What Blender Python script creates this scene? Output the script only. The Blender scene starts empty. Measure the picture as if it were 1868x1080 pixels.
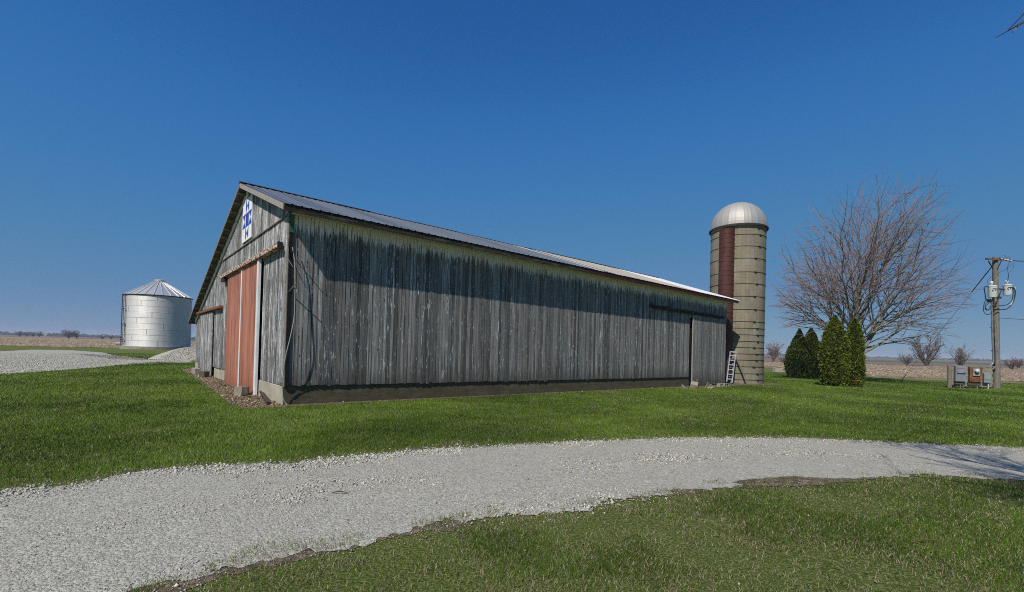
import bpy, bmesh, math, random
import numpy as np
from mathutils import Vector, Matrix
from mathutils.geometry import tessellate_polygon

random.seed(7)
RNG = np.random.default_rng(11)
R = math.radians
SC = bpy.context.scene
COL = SC.collection

# ------------------------------------------------------------------ camera model (photo pixels 1868x1080)
W, H, F = 1868, 1080, 850.0
EYE = 1.65
PITCH = R(0.7)
ROLL = 0.0265
SHY = 634.5 - 540 - F * math.tan(PITCH)
cp, sp, cr, sr = math.cos(PITCH), math.sin(PITCH), math.cos(ROLL), math.sin(ROLL)
FWD = Vector((0, cp, sp))
_r0, _u0 = Vector((1, 0, 0)), Vector((0, -sp, cp))
RIGHT = _r0 * cr + _u0 * sr
UP = -_r0 * sr + _u0 * cr
EYEP = Vector((0, 0, EYE))

def ray(px, py):
    return FWD + RIGHT * ((px - W / 2) / F) + UP * (-(py - H / 2 - SHY) / F)

def gplane(px, py, z=0.0):
    d = ray(px, py)
    return EYEP + d * ((z - EYE) / d.z)

TH = R(40.5)                                   # direction of the barn's long wall
A = Vector((math.cos(TH), math.sin(TH)))
B = Vector((-A.y, A.x))
C0 = gplane(518, 739).to_2d()                  # near corner of the barn
SLOPE = 0.0095

def gz(x, y):                                  # the yard falls gently along the barn
    s = (x - C0.x) * A.x + (y - C0.y) * A.y
    return -SLOPE * min(max(s, 0.0), 40.0)

def gz_np(x, y):
    s = (x - C0.x) * A.x + (y - C0.y) * A.y
    return -SLOPE * np.clip(s, 0, 40)

def gp(px, py):                                # a point of the ground
    z = 0.0
    for _ in range(8):
        p = gplane(px, py, z)
        z = gz(p.x, p.y)
    return p

def at(px, py, Y):                             # a point at depth Y
    d = ray(px, py)
    return EYEP + d * (Y / d.y)

def bl(x, y):                                  # barn local -> world xy
    return C0 + A * x + B * y

def to_bl(X, Y):
    dx, dy = X - C0.x, Y - C0.y
    return dx * A.x + dy * A.y, dx * B.x + dy * B.y

# ------------------------------------------------------------------ helpers
def tag(o, label=None, cat=None, group=None, kind=None):
    if label: o['label'] = label
    if cat: o['category'] = cat
    if group: o['group'] = group
    if kind: o['kind'] = kind
    return o

def empty(name, loc=(0, 0, 0), rz=0.0, label=None, cat=None, group=None):
    o = bpy.data.objects.new(name, None)
    COL.objects.link(o)
    o.location = loc
    o.rotation_euler = (0, 0, rz)
    o.empty_display_size = 0.2
    return tag(o, label, cat, group)

class MB:
    def __init__(s):
        s.v, s.f, s.mi = [], [], []
    def add(s, vs, fs, mi=0):
        n = len(s.v)
        s.v.extend(tuple(v) for v in vs)
        for f in fs:
            s.f.append(tuple(n + i for i in f)); s.mi.append(mi)
        return s
    def box(s, c, d, rot=None, mi=0, jit=0.0):
        vs = []
        for z in (-1, 1):
            for x, y in ((-1, -1), (1, -1), (1, 1), (-1, 1)):
                p = Vector((x * d[0] / 2, y * d[1] / 2, z * d[2] / 2))
                if jit: p += Vector((random.uniform(-jit, jit), random.uniform(-jit, jit), random.uniform(-jit, jit)))
                if rot is not None: p = rot @ p
                vs.append(p + Vector(c))
        return s.add(vs, [(3, 2, 1, 0), (4, 5, 6, 7), (0, 1, 5, 4), (1, 2, 6, 5), (2, 3, 7, 6), (3, 0, 4, 7)], mi)
    def bx(s, x0, x1, y0, y1, z0, z1, mi=0):
        return s.box(((x0 + x1) / 2, (y0 + y1) / 2, (z0 + z1) / 2), (abs(x1 - x0), abs(y1 - y0), abs(z1 - z0)), None, mi)
    def beam(s, p, q, w, h, mi=0, upv=(0, 0, 1)):
        p, q = Vector(p), Vector(q)
        x = (q - p).normalized()
        y = Vector(upv).cross(x)
        if y.length < 1e-4: y = Vector((0, 1, 0)).cross(x)
        y.normalize(); z = x.cross(y)
        rot = Matrix((x, y, z)).transposed()
        return s.box((p + q) / 2, ((q - p).length, w, h), rot, mi)
    def tube(s, pts, rad, k=8, mi=0, cap=True):
        pts = [Vector(p) for p in pts]
        n = len(pts)
        if not hasattr(rad, '__len__'): rad = [rad] * n
        t0 = (pts[1] - pts[0]).normalized()
        u = t0.orthogonal().normalized()
        vs = []
        for i, p in enumerate(pts):
            t = (pts[min(i + 1, n - 1)] - pts[max(i - 1, 0)])
            t = t.normalized() if t.length > 1e-9 else t0
            u = (u - t * u.dot(t))
            u = u.normalized() if u.length > 1e-6 else t.orthogonal().normalized()
            w = t.cross(u)
            for j in range(k):
                a = 2 * math.pi * j / k
                vs.append(p + (u * math.cos(a) + w * math.sin(a)) * rad[i])
        fs = []
        for i in range(n - 1):
            for j in range(k):
                fs.append((i * k + j, i * k + (j + 1) % k, (i + 1) * k + (j + 1) % k, (i + 1) * k + j))
        if cap:
            fs.append(tuple(range(k - 1, -1, -1))); fs.append(tuple((n - 1) * k + j for j in range(k)))
        return s.add(vs, fs, mi)
    def lathe(s, prof, k=48, mi=0, c=(0, 0, 0), a0=0.0, a1=2 * math.pi):
        full = abs(a1 - a0 - 2 * math.pi) < 1e-6
        kk = k if full else k + 1
        vs = []
        for r, z in prof:
            for j in range(kk):
                a = a0 + (a1 - a0) * j / k
                vs.append((c[0] + r * math.cos(a), c[1] + r * math.sin(a), c[2] + z))
        fs = []
        for i in range(len(prof) - 1):
            for j in range(k):
                j2 = (j + 1) % kk
                fs.append((i * kk + j, i * kk + j2, (i + 1) * kk + j2, (i + 1) * kk + j))
        return s.add(vs, fs, mi)
    def prism(s, poly, y0, y1, axis='y', mi=0):
        # polygon in the plane across axis, extruded along axis
        n = len(poly)
        if axis == 'y': mk = lambda a, b, c: (a, c, b)
        elif axis == 'x': mk = lambda a, b, c: (c, a, b)
        else: mk = lambda a, b, c: (a, b, c)
        vs = [mk(a, b, y0) for a, b in poly] + [mk(a, b, y1) for a, b in poly]
        fs = [tuple(range(n - 1, -1, -1)), tuple(range(n, 2 * n))]
        for i in range(n):
            fs.append((i, (i + 1) % n, n + (i + 1) % n, n + i))
        return s.add(vs, fs, mi)
    def build(s, name, mats, parent=None, smooth=False, fn=None, bevel=0.0):
        me = bpy.data.meshes.new(name)
        v = [fn(p) for p in s.v] if fn else s.v
        me.from_pydata(v, [], s.f)
        if not isinstance(mats, (list, tuple)): mats = [mats]
        for m in mats: me.materials.append(m)
        if len(mats) > 1: me.polygons.foreach_set('material_index', s.mi)
        bm = bmesh.new(); bm.from_mesh(me)
        bmesh.ops.recalc_face_normals(bm, faces=bm.faces)
        bm.to_mesh(me); bm.free()
        if smooth:
            me.polygons.foreach_set('use_smooth', [True] * len(me.polygons))
            try: me.set_sharp_from_angle(angle=R(40))
            except Exception: pass
        me.update()
        o = bpy.data.objects.new(name, me)
        COL.objects.link(o)
        if parent: o.parent = parent
        if bevel:
            b = o.modifiers.new('bevel', 'BEVEL'); b.width = bevel; b.segments = 2; b.limit_method = 'ANGLE'
        return o

def np_mesh(name, verts, faces_flat, counts, mat, attrs=None):
    me = bpy.data.meshes.new(name)
    nv = len(verts); nl = len(faces_flat); nf = len(counts)
    me.vertices.add(nv); me.vertices.foreach_set('co', np.asarray(verts, np.float32).ravel())
    me.loops.add(nl); me.loops.foreach_set('vertex_index', np.asarray(faces_flat, np.int32))
    me.polygons.add(nf)
    st = np.concatenate(([0], np.cumsum(counts)[:-1])).astype(np.int32)
    me.polygons.foreach_set('loop_start', st)
    try: me.polygons.foreach_set('loop_total', np.asarray(counts, np.int32))
    except Exception: pass
    for k, vals in (attrs or {}).items():
        at_ = me.attributes.new(k, 'FLOAT', 'POINT'); at_.data.foreach_set('value', np.asarray(vals, np.float32))
    me.materials.append(mat)
    me.update(calc_edges=True)
    o = bpy.data.objects.new(name, me); COL.objects.link(o)
    return o

# ------------------------------------------------------------------ material helper
class Mat:
    def __init__(s, name, rough=0.8, metal=0.0, spec=0.3):
        s.m = bpy.data.materials.new(name); s.m.use_nodes = True
        s.nt = s.m.node_tree
        s.b = s.nt.nodes['Principled BSDF']
        s.out = s.nt.nodes['Material Output']
        s.b.inputs['Roughness'].default_value = rough
        s.b.inputs['Metallic'].default_value = metal
        s.b.inputs['Specular IOR Level'].default_value = spec
        s.tc = None
    def N(s, t, **props):
        n = s.nt.nodes.new(t)
        for k, v in props.items(): setattr(n, k, v)
        return n
    def put(s, sock, v):
        if hasattr(v, 'is_linked') or hasattr(v, 'links'): s.nt.links.new(v, sock)
        elif isinstance(v, (tuple, list)) and len(v) == 3 and sock.type == 'RGBA': sock.default_value = (*v, 1)
        else: sock.default_value = v
    def co(s, scale=(1, 1, 1), kind='Object', loc=(0, 0, 0), rot=(0, 0, 0)):
        if s.tc is None: s.tc = s.N('ShaderNodeTexCoord')
        mp = s.N('ShaderNodeMapping')
        s.put(mp.inputs['Vector'], s.tc.outputs[kind])
        mp.inputs['Scale'].default_value = scale; mp.inputs['Location'].default_value = loc; mp.inputs['Rotation'].default_value = rot
        return mp.outputs[0]
    def xyz(s, kind='Object'):
        if s.tc is None: s.tc = s.N('ShaderNodeTexCoord')
        x = s.N('ShaderNodeSeparateXYZ'); s.put(x.inputs[0], s.tc.outputs[kind]); return x.outputs
    def noise(s, scale=1.0, sc=(1, 1, 1), detail=4, rough=0.55, dist=0.0, loc=(0, 0, 0)):
        n = s.N('ShaderNodeTexNoise')
        s.put(n.inputs['Vector'], s.co(sc, loc=loc))
        n.inputs['Scale'].default_value = scale; n.inputs['Detail'].default_value = detail
        n.inputs['Roughness'].default_value = rough; n.inputs['Distortion'].default_value = dist
        return n.outputs['Fac']
    def voro(s, scale=1.0, sc=(1, 1, 1), feat='F1', out='Distance', rnd=1.0):
        n = s.N('ShaderNodeTexVoronoi', feature=feat)
        s.put(n.inputs['Vector'], s.co(sc)); n.inputs['Scale'].default_value = scale
        n.inputs['Randomness'].default_value = rnd
        return n.outputs[out]
    def island(s):
        return s.N('ShaderNodeNewGeometry').outputs['Random Per Island']
    def attr(s, name):
        n = s.N('ShaderNodeAttribute'); n.attribute_name = name; return n.outputs['Fac']
    def ramp(s, fac, stops, interp='LINEAR'):
        n = s.N('ShaderNodeValToRGB'); s.put(n.inputs[0], fac)
        e = n.color_ramp.elements; n.color_ramp.interpolation = interp
        while len(e) < len(stops): e.new(0.5)
        for i, (p, c) in enumerate(stops):
            e[i].position = p
            e[i].color = (c, c, c, 1) if not isinstance(c, (tuple, list)) else (*c, 1)
        return n.outputs[0]
    def mix(s, fac, a, b, mode='MIX'):
        n = s.N('ShaderNodeMix', data_type='RGBA', blend_type=mode)
        s.put(n.inputs[0], fac); s.put(n.inputs[6], a); s.put(n.inputs[7], b)
        return n.outputs[2]
    def math(s, op, a, b=0.0, c=0.0, clamp=False):
        n = s.N('ShaderNodeMath', operation=op); n.use_clamp = clamp
        s.put(n.inputs[0], a); s.put(n.inputs[1], b)
        if op in ('MULTIPLY_ADD', 'COMPARE'): s.put(n.inputs[2], c)
        return n.outputs[0]
    def rng(s, v, a, b, c=0.0, d=1.0):
        n = s.N('ShaderNodeMapRange'); s.put(n.inputs[0], v)
        for i, x in enumerate((a, b, c, d)): n.inputs[i + 1].default_value = x
        return n.outputs[0]
    def color(s, c): s.put(s.b.inputs['Base Color'], c); return s
    def rough(s, c): s.put(s.b.inputs['Roughness'], c); return s
    def bump(s, h, strength=0.5, dist=0.02):
        n = s.N('ShaderNodeBump'); n.inputs['Strength'].default_value = strength; n.inputs['Distance'].default_value = dist
        s.put(n.inputs['Height'], h); s.put(s.b.inputs['Normal'], n.outputs[0]); return s

def simple(name, c, rough=0.7, metal=0.0, var=0.25, scale=6.0, bump=0.2, sc=(1, 1, 1), spec=0.3):
    m = Mat(name, rough, metal, spec)
    n = m.noise(scale, sc, 5)
    lo = tuple(x * (1 - var) for x in c); hi = tuple(min(1, x * (1 + var)) for x in c)
    m.color(m.ramp(n, [(0.3, lo), (0.7, hi)]))
    if bump: m.bump(m.noise(scale * 6, sc, 4), bump, 0.01)
    return m.m

# ---- weathered siding
def siding(name, dark, light, flake=0.66, paint_top=False, paint=(0.62, 0.64, 0.55), bluish=(0.13, 0.165, 0.175), axis='x', low=1.1, worn=0.5):
    m = Mat(name, 0.85, 0, 0.15)
    ax = (1, 1, 1)
    isl = m.island()
    isl2 = m.math('FRACT', m.math('MULTIPLY', isl, 17.31))
    x, y, z = m.xyz()
    grain = m.noise(1.0, (24, 24, 0.7), 6, 0.75)
    broad = m.noise(1.0, (1.6, 1.6, 0.35), 4, 0.6)
    c = m.mix(m.rng(isl, 0, 1), dark, light)
    c = m.mix(m.rng(grain, 0.36, 0.58), m.mix(0.62, c, (0.012, 0.013, 0.013)), c)
    c = m.mix(m.math('MULTIPLY', m.rng(isl2, 0.35, 1.0, 0, 0.75), m.rng(broad, 0.4, 0.65)), c, bluish)
    # thin dark cracks along the grain
    crack = m.noise(1.0, (34, 34, 0.45), 4, 0.6, loc=(3, 3, 1))
    c = m.mix(m.rng(crack, 0.58, 0.64, 0, 0.8), c, (0.01, 0.01, 0.01))
    # knots
    kn = m.voro(1.0, (7, 7, 2.2))
    c = m.mix(m.rng(kn, 0.13, 0.07, 0, 0.85), c, (0.012, 0.010, 0.009))
    # flaking white paint: larger runs on some boards, small flecks everywhere
    fl = m.noise(1.0, (26, 26, 2.2), 6, 0.78, loc=(9, 2, 4))
    reg = m.noise(1.0, (2.6, 2.6, 0.5), 3, 0.6, loc=(1, 7, 3))
    thr = m.math('ADD', flake, m.math('MULTIPLY', m.math('SUBTRACT', 0.5, reg), worn))
    thr = m.math('SUBTRACT', thr, m.math('MULTIPLY', isl2, 0.07))
    flm = m.rng(m.math('SUBTRACT', fl, thr), 0.0, 0.03)
    c = m.mix(m.math('MULTIPLY', flm, 0.95), c, (0.62, 0.635, 0.63))
    spk = m.noise(1.0, (26, 26, 5.5), 3, 0.6, loc=(5, 5, 5))
    c = m.mix(m.rng(spk, 0.655, 0.68, 0, 0.9), c, (0.68, 0.69, 0.68))
    # splash-back dirt and moss at the foot of the boards
    foot = m.math('ADD', z, m.math('MULTIPLY', m.math('SUBTRACT', grain, 0.5), 0.9))
    if axis == 'x': foot = m.math('ADD', foot, m.math('MULTIPLY', x, SLOPE))
    c = m.mix(m.rng(foot, low, low - 0.7, 0, 0.7), c, (0.055, 0.05, 0.035))
    if paint_top:
        below = m.math('SUBTRACT', 5.02, m.math('ADD', z, m.math('MULTIPLY', x, SLOPE)))
        fine = m.noise(1.0, (24, 24, 0.6), 6, 0.8, loc=(2, 2, 8))
        edge = m.math('ADD', m.math('ADD', 0.10, m.math('MULTIPLY', isl2, 0.10)), m.math('MULTIPLY', m.math('SUBTRACT', fine, 0.40), 1.9))
        big = m.noise(1.0, (0.9, 0.9, 0.2), 3, 0.6, loc=(4, 0, 0))
        edge = m.math('ADD', edge, m.math('MULTIPLY', m.math('SUBTRACT', big, 0.5), 0.35))
        pm = m.rng(m.math('SUBTRACT', edge, below), -0.004, 0.006)
        pc = m.mix(m.noise(1.0, (20, 20, 4), 4), paint, tuple(p * 0.78 for p in paint))
        c = m.mix(pm, c, pc)
        run = m.math('MULTIPLY', m.rng(m.noise(1.0, (42, 42, 1.4), 5, 0.75, loc=(7, 1, 2)), 0.60, 0.64), m.rng(below, 1.5, 0.5))
        c = m.mix(m.math('MULTIPLY', run, 0.55), c, (0.30, 0.36, 0.38))
    m.color(c)
    m.bump(m.math('ADD', grain, m.math('MULTIPLY', flm, 0.4)), 0.55, 0.008)
    return m.m

M = {}
M['side'] = siding('weathered_side_boards', (0.10, 0.099, 0.092), (0.35, 0.342, 0.318), 0.632, True, worn=0.36, paint=(0.86, 0.87, 0.90), bluish=(0.17, 0.20, 0.205))
M['gable'] = siding('weathered_gable_boards', (0.155, 0.150, 0.147), (0.345, 0.333, 0.325), 0.575, False, axis='y', low=0.75)
M['gable_door'] = siding('weathered_door_boards', (0.155, 0.150, 0.146), (0.33, 0.318, 0.308), 0.575, False, axis='y', low=0.3)
M['side_door'] = siding('mossy_door_boards', (0.17, 0.168, 0.155), (0.34, 0.335, 0.31), 0.67, False, axis='x', low=0.95, worn=0.2)
M['black'] = simple('interior_shade_and_black_boards', (0.008, 0.008, 0.008), 0.9, var=0.1, bump=0)  # near-black; on the inner shell it stands in for interior darkness
M['oldwood'] = simple('grey_trim_wood', (0.19, 0.175, 0.15), 0.85, var=0.4, scale=3, sc=(2, 2, 12), bump=0.4)
M['rakewood'] = simple('pale_rake_wood', (0.30, 0.285, 0.25), 0.85, var=0.35, scale=4, sc=(3, 3, 8), bump=0.4)
M['soffit'] = simple('dark_soffit_boards', (0.085, 0.07, 0.05), 0.9, var=0.4, scale=5, bump=0.3)
M['lookout'] = simple('rafter_wood', (0.17, 0.155, 0.12), 0.9, var=0.35, scale=5, bump=0.3)
M['frieze'] = simple('pale_green_frieze_paint', (0.82, 0.80, 0.75), 0.7, var=0.12, scale=3, bump=0.2)
M['green'] = simple('green_corner_paint', (0.03, 0.12, 0.085), 0.6, var=0.3, bump=0.1)

def mk_fascia():
    m = Mat('weathered_fascia', 0.85, 0, 0.2)
    x, y, z = m.xyz()
    n = m.noise(1.0, (1.5, 8, 14), 6, 0.7)
    c = m.ramp(n, [(0.38, (0.016, 0.014, 0.011)), (0.54, (0.045, 0.040, 0.031)), (0.68, (0.125, 0.115, 0.09))])
    red = m.ramp(n, [(0.35, (0.024, 0.008, 0.006)), (0.65, (0.075, 0.024, 0.016))])
    c = m.mix(m.rng(m.math('ADD', x, m.math('MULTIPLY', n, 3.0)), 11.5, 14.0), c, red)
    m.color(c); m.bump(n, 0.4, 0.01)
    return m.m
M['fascia'] = mk_fascia()

def mk_roof():
    m = Mat('galvanised_roof_sheets', 0.42, 0.35, 0.5)
    x, y, z = m.xyz()
    sheet = m.math('FLOOR', m.math('DIVIDE', x, 0.69))
    wn = m.N('ShaderNodeTexWhiteNoise', noise_dimensions='1D'); m.put(wn.inputs['W'], sheet)
    r = wn.outputs['Value']
    n = m.noise(1.0, (2.0, 0.6, 0.6), 5, 0.6)
    grey = m.mix(r, (0.105, 0.130, 0.155), (0.165, 0.192, 0.215))
    pale = m.mix(r, (0.36, 0.325, 0.26), (0.52, 0.49, 0.43))
    white = m.mix(r, (0.62, 0.62, 0.60), (0.75, 0.75, 0.74))
    sm_ = m.math('FRACT', m.math('DIVIDE', x, 0.69))
    jit = m.math('MULTIPLY', m.math('SUBTRACT', r, 0.5), 2.0)
    xx = m.math('ADD', x, jit)
    c = m.mix(m.rng(xx, 12.2, 12.6), grey, pale)
    c = m.mix(m.rng(xx, 20.0, 20.4), c, white)
    st = m.math('MULTIPLY', m.rng(n, 0.52, 0.72), m.rng(r, 0.3, 1.0))
    c = m.mix(m.math('MULTIPLY', st, 0.35), c, (0.13, 0.085, 0.06))
    c = m.mix(m.math('MULTIPLY', m.math('LESS_THAN', sm_, 0.05), 0.8), c, (0.03, 0.028, 0.028))
    m.color(c)
    m.rough(m.rng(n, 0.3, 0.7, 0.38, 0.6))
    return m.m
M['roof'] = mk_roof()
M['ridge'] = simple('rusty_ridge_cap', (0.085, 0.06, 0.045), 0.7, 0.2, var=0.6, scale=2.5, bump=0.3)

def mk_conc(name, c, moss=None, streak=True, lo=0.0):
    m = Mat(name, 0.9, 0, 0.2)
    n = m.noise(1.0, (1.5, 1.5, 1.5), 6, 0.65)
    n2 = m.noise(1.0, (14, 14, 14), 5, 0.7)
    col = m.ramp(n, [(0.3, tuple(v * 0.72 for v in c)), (0.7, tuple(min(1, v * 1.15) for v in c))])
    col = m.mix(m.rng(n2, 0.45, 0.75, 0, 0.35), col, tuple(v * 0.55 for v in c))
    x, y, z = m.xyz()
    ln = m.math('PINGPONG', m.math('ADD', z, m.math('MULTIPLY', x, SLOPE)), 0.085)
    if streak:
        s = m.noise(1.0, (5, 5, 0.35), 5, 0.6)
        col = m.mix(m.rng(s, 0.52, 0.75, 0, 0.5), col, tuple(v * 0.5 for v in c))
    if moss:
        g = m.noise(1.0, (2.2, 2.2, 5), 5, 0.7, loc=(5, 1, 0))
        col = m.mix(m.rng(g, 0.4, 0.65, 0, 0.85), col, moss)
    m.color(col); m.bump(m.math('ADD', n2, m.math('MULTIPLY', n, 0.5)), 0.45, 0.02)
    return m.m
M['found_dark'] = mk_conc('mossy_foundation_concrete', (0.115, 0.098, 0.068), (0.066, 0.060, 0.024))
M['found'] = mk_conc('pale_foundation_concrete', (0.42, 0.39, 0.31))
M['block'] = mk_conc('concrete_block', (0.33, 0.30, 0.24), None, False)
M['bin_found'] = mk_conc('bin_footing_concrete', (0.30, 0.27, 0.21))

def mk_reddoor():
    m = Mat('faded_red_door_paint', 0.55, 0.0, 0.35)
    n = m.noise(1.0, (6, 6, 0.5), 5, 0.65)
    isl = m.noise(1.0, (1.1, 1.1, 0.05), 3, 0.5)
    c = m.mix(m.rng(isl, 0.35, 0.65), (0.34, 0.135, 0.085), (0.44, 0.195, 0.128))
    c = m.mix(m.rng(n, 0.46, 0.66, 0, 0.75), c, (0.15, 0.055, 0.036))
    sc = m.noise(1.0, (9, 9, 2.2), 5, 0.75, loc=(2, 3, 1))
    c = m.mix(m.rng(sc, 0.66, 0.7, 0, 0.6), c, (0.45, 0.27, 0.22))
    x, y, z = m.xyz()
    c = m.mix(m.rng(m.math('ADD', z, n), 1.1, 0.5, 0, 0.45), c, (0.16, 0.06, 0.04))
    m.color(c)
    return m.m
M['reddoor'] = mk_reddoor()
M['whitetrim'] = simple('white_door_trim', (0.72, 0.74, 0.76), 0.5, var=0.12, scale=2, sc=(4, 4, 1), bump=0.05)
M['rust'] = simple('rusty_track', (0.20, 0.075, 0.035), 0.8, 0.1, var=0.6, scale=5, bump=0.4)
M['flakytrack'] = (lambda m: (m.color(m.ramp(m.noise(1.0, (5, 5, 12), 6, 0.75), [(0.40, (0.10, 0.045, 0.025)), (0.49, (0.28, 0.13, 0.07)), (0.56, (0.62, 0.58, 0.5))])), m.bump(m.noise(9.0), 0.4, 0.01), m.m)[2])(Mat('flaking_track_cover', 0.8))
M['darktrack'] = (lambda m: (m.color(m.ramp(m.noise(1.0, (4, 9, 12), 6, 0.75), [(0.42, (0.015, 0.012, 0.010)), (0.56, (0.05, 0.04, 0.03)), (0.66, (0.25, 0.23, 0.2))])), m.bump(m.noise(9.0), 0.5, 0.02), m.m)[2])(Mat('rotted_track_cover', 0.9))
M['white_sign'] = simple('white_sign_paint', (0.82, 0.83, 0.82), 0.5, var=0.04, bump=0)
M['blue_sign'] = simple('blue_sign_paint', (0.028, 0.065, 0.36), 0.5, var=0.1, bump=0)
M['dark_metal'] = simple('dark_iron', (0.035, 0.032, 0.03), 0.6, 0.4, var=0.4)
M['cable'] = simple('grey_conduit', (0.31, 0.295, 0.265), 0.6, var=0.2)
M['blackcable'] = simple('black_cable', (0.012, 0.012, 0.013), 0.5, var=0.2, bump=0)

def mk_galv(name, c, streak=0.3, rough=0.36, metal=0.85, ring=0.0):
    m = Mat(name, rough, metal, 0.5)
    n = m.noise(1.0, (3, 3, 0.25), 5, 0.6)
    n2 = m.noise(1.0, (0.8, 0.8, 0.8), 3)
    col = m.mix(m.rng(n, 0.3, 0.7), tuple(v * 0.88 for v in c), c)
    m.color(col)
    m.rough(m.rng(n2, 0.3, 0.7, rough * 0.97, rough * 1.05))
    if ring:
        w = m.N('ShaderNodeTexWave', wave_type='BANDS', bands_direction='Z', wave_profile='SIN')
        m.put(w.inputs['Vector'], m.co()); w.inputs['Scale'].default_value = ring
        m.bump(w.outputs['Fac'], 0.35, 0.03)
    return m.m
M['bin'] = mk_galv('galvanised_bin_wall', (0.66, 0.66, 0.66), ring=0.0, rough=0.66, metal=0.75)
M['binroof'] = mk_galv('galvanised_bin_roof', (0.74, 0.73, 0.69), rough=0.42, metal=0.7)
M['binrib'] = mk_galv('bin_roof_rib_metal', (0.62, 0.63, 0.64), rough=0.45, metal=0.6)
M['dome'] = mk_galv('silo_dome_metal', (0.42, 0.41, 0.375), rough=0.6, metal=0.4)
M['alu'] = mk_galv('ladder_aluminium', (0.82, 0.83, 0.84), rough=0.35, metal=0.6)

def mk_silo():
    m = Mat('silo_concrete_staves', 0.9, 0, 0.15)
    tc = m.N('ShaderNodeTexCoord'); sx = m.N('ShaderNodeSeparateXYZ'); m.put(sx.inputs[0], tc.outputs['Object'])
    ang = m.math('ARCTAN2', sx.outputs[1], sx.outputs[0])
    u = m.math('MULTIPLY', ang, 1.72)
    cmb = m.N('ShaderNodeCombineXYZ'); m.put(cmb.inputs[0], sx.outputs[2]); m.put(cmb.inputs[1], u)
    br = m.N('ShaderNodeTexBrick'); m.put(br.inputs['Vector'], cmb.outputs[0])
    br.inputs['Scale'].default_value = 1.0; br.inputs['Brick Width'].default_value = 0.76; br.inputs['Row Height'].default_value = 0.27
    br.inputs['Mortar Size'].default_value = 0.008; br.inputs['Mortar Smooth'].default_value = 0.4
    br.inputs['Color1'].default_value = (0.205, 0.185, 0.130, 1); br.inputs['Color2'].default_value = (0.255, 0.232, 0.172, 1)
    br.inputs['Mortar'].default_value = (0.15, 0.135, 0.10, 1)
    n = m.noise(1.0, (2.2, 2.2, 0.5), 6, 0.65); n2 = m.noise(1.0, (9, 9, 9), 5, 0.7)
    c = m.mix(m.rng(n, 0.45, 0.75, 0, 0.55), br.outputs['Color'], (0.155, 0.135, 0.085))
    c = m.mix(m.rng(n2, 0.55, 0.75, 0, 0.4), c, (0.12, 0.105, 0.07))
    lt = m.noise(1.0, (1.2, 1.2, 0.7), 4, 0.6, loc=(4, 4, 9))
    c = m.mix(m.rng(lt, 0.5, 0.7, 0, 0.45), c, (0.32, 0.30, 0.235))
    bs = m.noise(1.0, (5, 5, 0.18), 4, 0.6, loc=(1, 8, 2))
    c = m.mix(m.rng(bs, 0.66, 0.74, 0, 0.5), c, (0.30, 0.155, 0.055))
    vs = m.voro(1.0, (5, 5, 5)); c = m.mix(m.rng(vs, 0.10, 0.06, 0, 0.6), c, (0.06, 0.05, 0.04))
    m.color(c); m.bump(m.math('ADD', n2, m.math('MULTIPLY', br.outputs['Fac'], -0.6)), 0.5, 0.02)
    return m.m
M['silo'] = mk_silo()
M['hoop'] = simple('rusty_steel_hoop', (0.035, 0.028, 0.024), 0.7, 0.3, var=0.5)
M['chute'] = (lambda m: (m.color(m.ramp(m.noise(1.0, (3, 3, 1.2), 6, 0.7), [(0.3, (0.055, 0.020, 0.015)), (0.7, (0.105, 0.038, 0.028))])), m.m)[1])(Mat('rusty_red_chute_paint', 0.55, 0.1))
M['pole'] = simple('grey_pole_wood', (0.18, 0.165, 0.138), 0.9, var=0.35, scale=3, sc=(6, 6, 0.8), bump=0.5)
M['crossarm'] = simple('brown_crossarm_wood', (0.12, 0.085, 0.06), 0.9, var=0.4, bump=0.4)
M['trafo'] = simple('pale_grey_enamel', (0.50, 0.53, 0.53), 0.45, var=0.08, bump=0)
M['porcelain'] = simple('white_porcelain', (0.75, 0.75, 0.73), 0.25, var=0.05, bump=0)
M['brownporc'] = simple('brown_insulator', (0.10, 0.045, 0.03), 0.3, var=0.2, bump=0)
M['conduit'] = simple('galvanised_conduit', (0.20, 0.20, 0.195), 0.5, 0.3, var=0.3, scale=3)
M['greybox'] = simple('grey_switch_box_paint', (0.20, 0.225, 0.26), 0.5, 0.1, var=0.15, scale=4, bump=0.05)
M['greenbox'] = simple('grey_green_box_paint', (0.24, 0.28, 0.275), 0.5, 0.1, var=0.12, scale=4, bump=0.05)
M['rustbox'] = (lambda m: (m.color(m.ramp(m.noise(1.0, (3.5, 3.5, 2.2), 6, 0.7), [(0.40, (0.13, 0.042, 0.020)), (0.5, (0.20, 0.085, 0.035)), (0.60, (0.20, 0.18, 0.115))])), m.m)[1])(Mat('rusted_meter_box', 0.75, 0.1))
M['glass'] = simple('meter_glass', (0.55, 0.58, 0.58), 0.1, 0, var=0.05, bump=0, spec=0.8)
M['label_orange'] = simple('orange_warning_strip', (0.65, 0.16, 0.06), 0.6, var=0.1, bump=0)
M['backboard'] = simple('grey_backing_planks', (0.22, 0.20, 0.17), 0.9, var=0.4, scale=3, sc=(1, 1, 8), bump=0.4)
M['plank'] = simple('grey_loose_plank', (0.16, 0.14, 0.11), 0.9, var=0.35, bump=0.4)
M['brownscrap'] = simple('brown_scrap_wood', (0.12, 0.075, 0.045), 0.9, var=0.35, bump=0.4)
M['brick'] = simple('broken_red_brick', (0.30, 0.10, 0.05), 0.9, var=0.3)
M['gutter'] = simple('brown_gutter_metal', (0.06, 0.045, 0.035), 0.5, 0.2, var=0.3)

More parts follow.
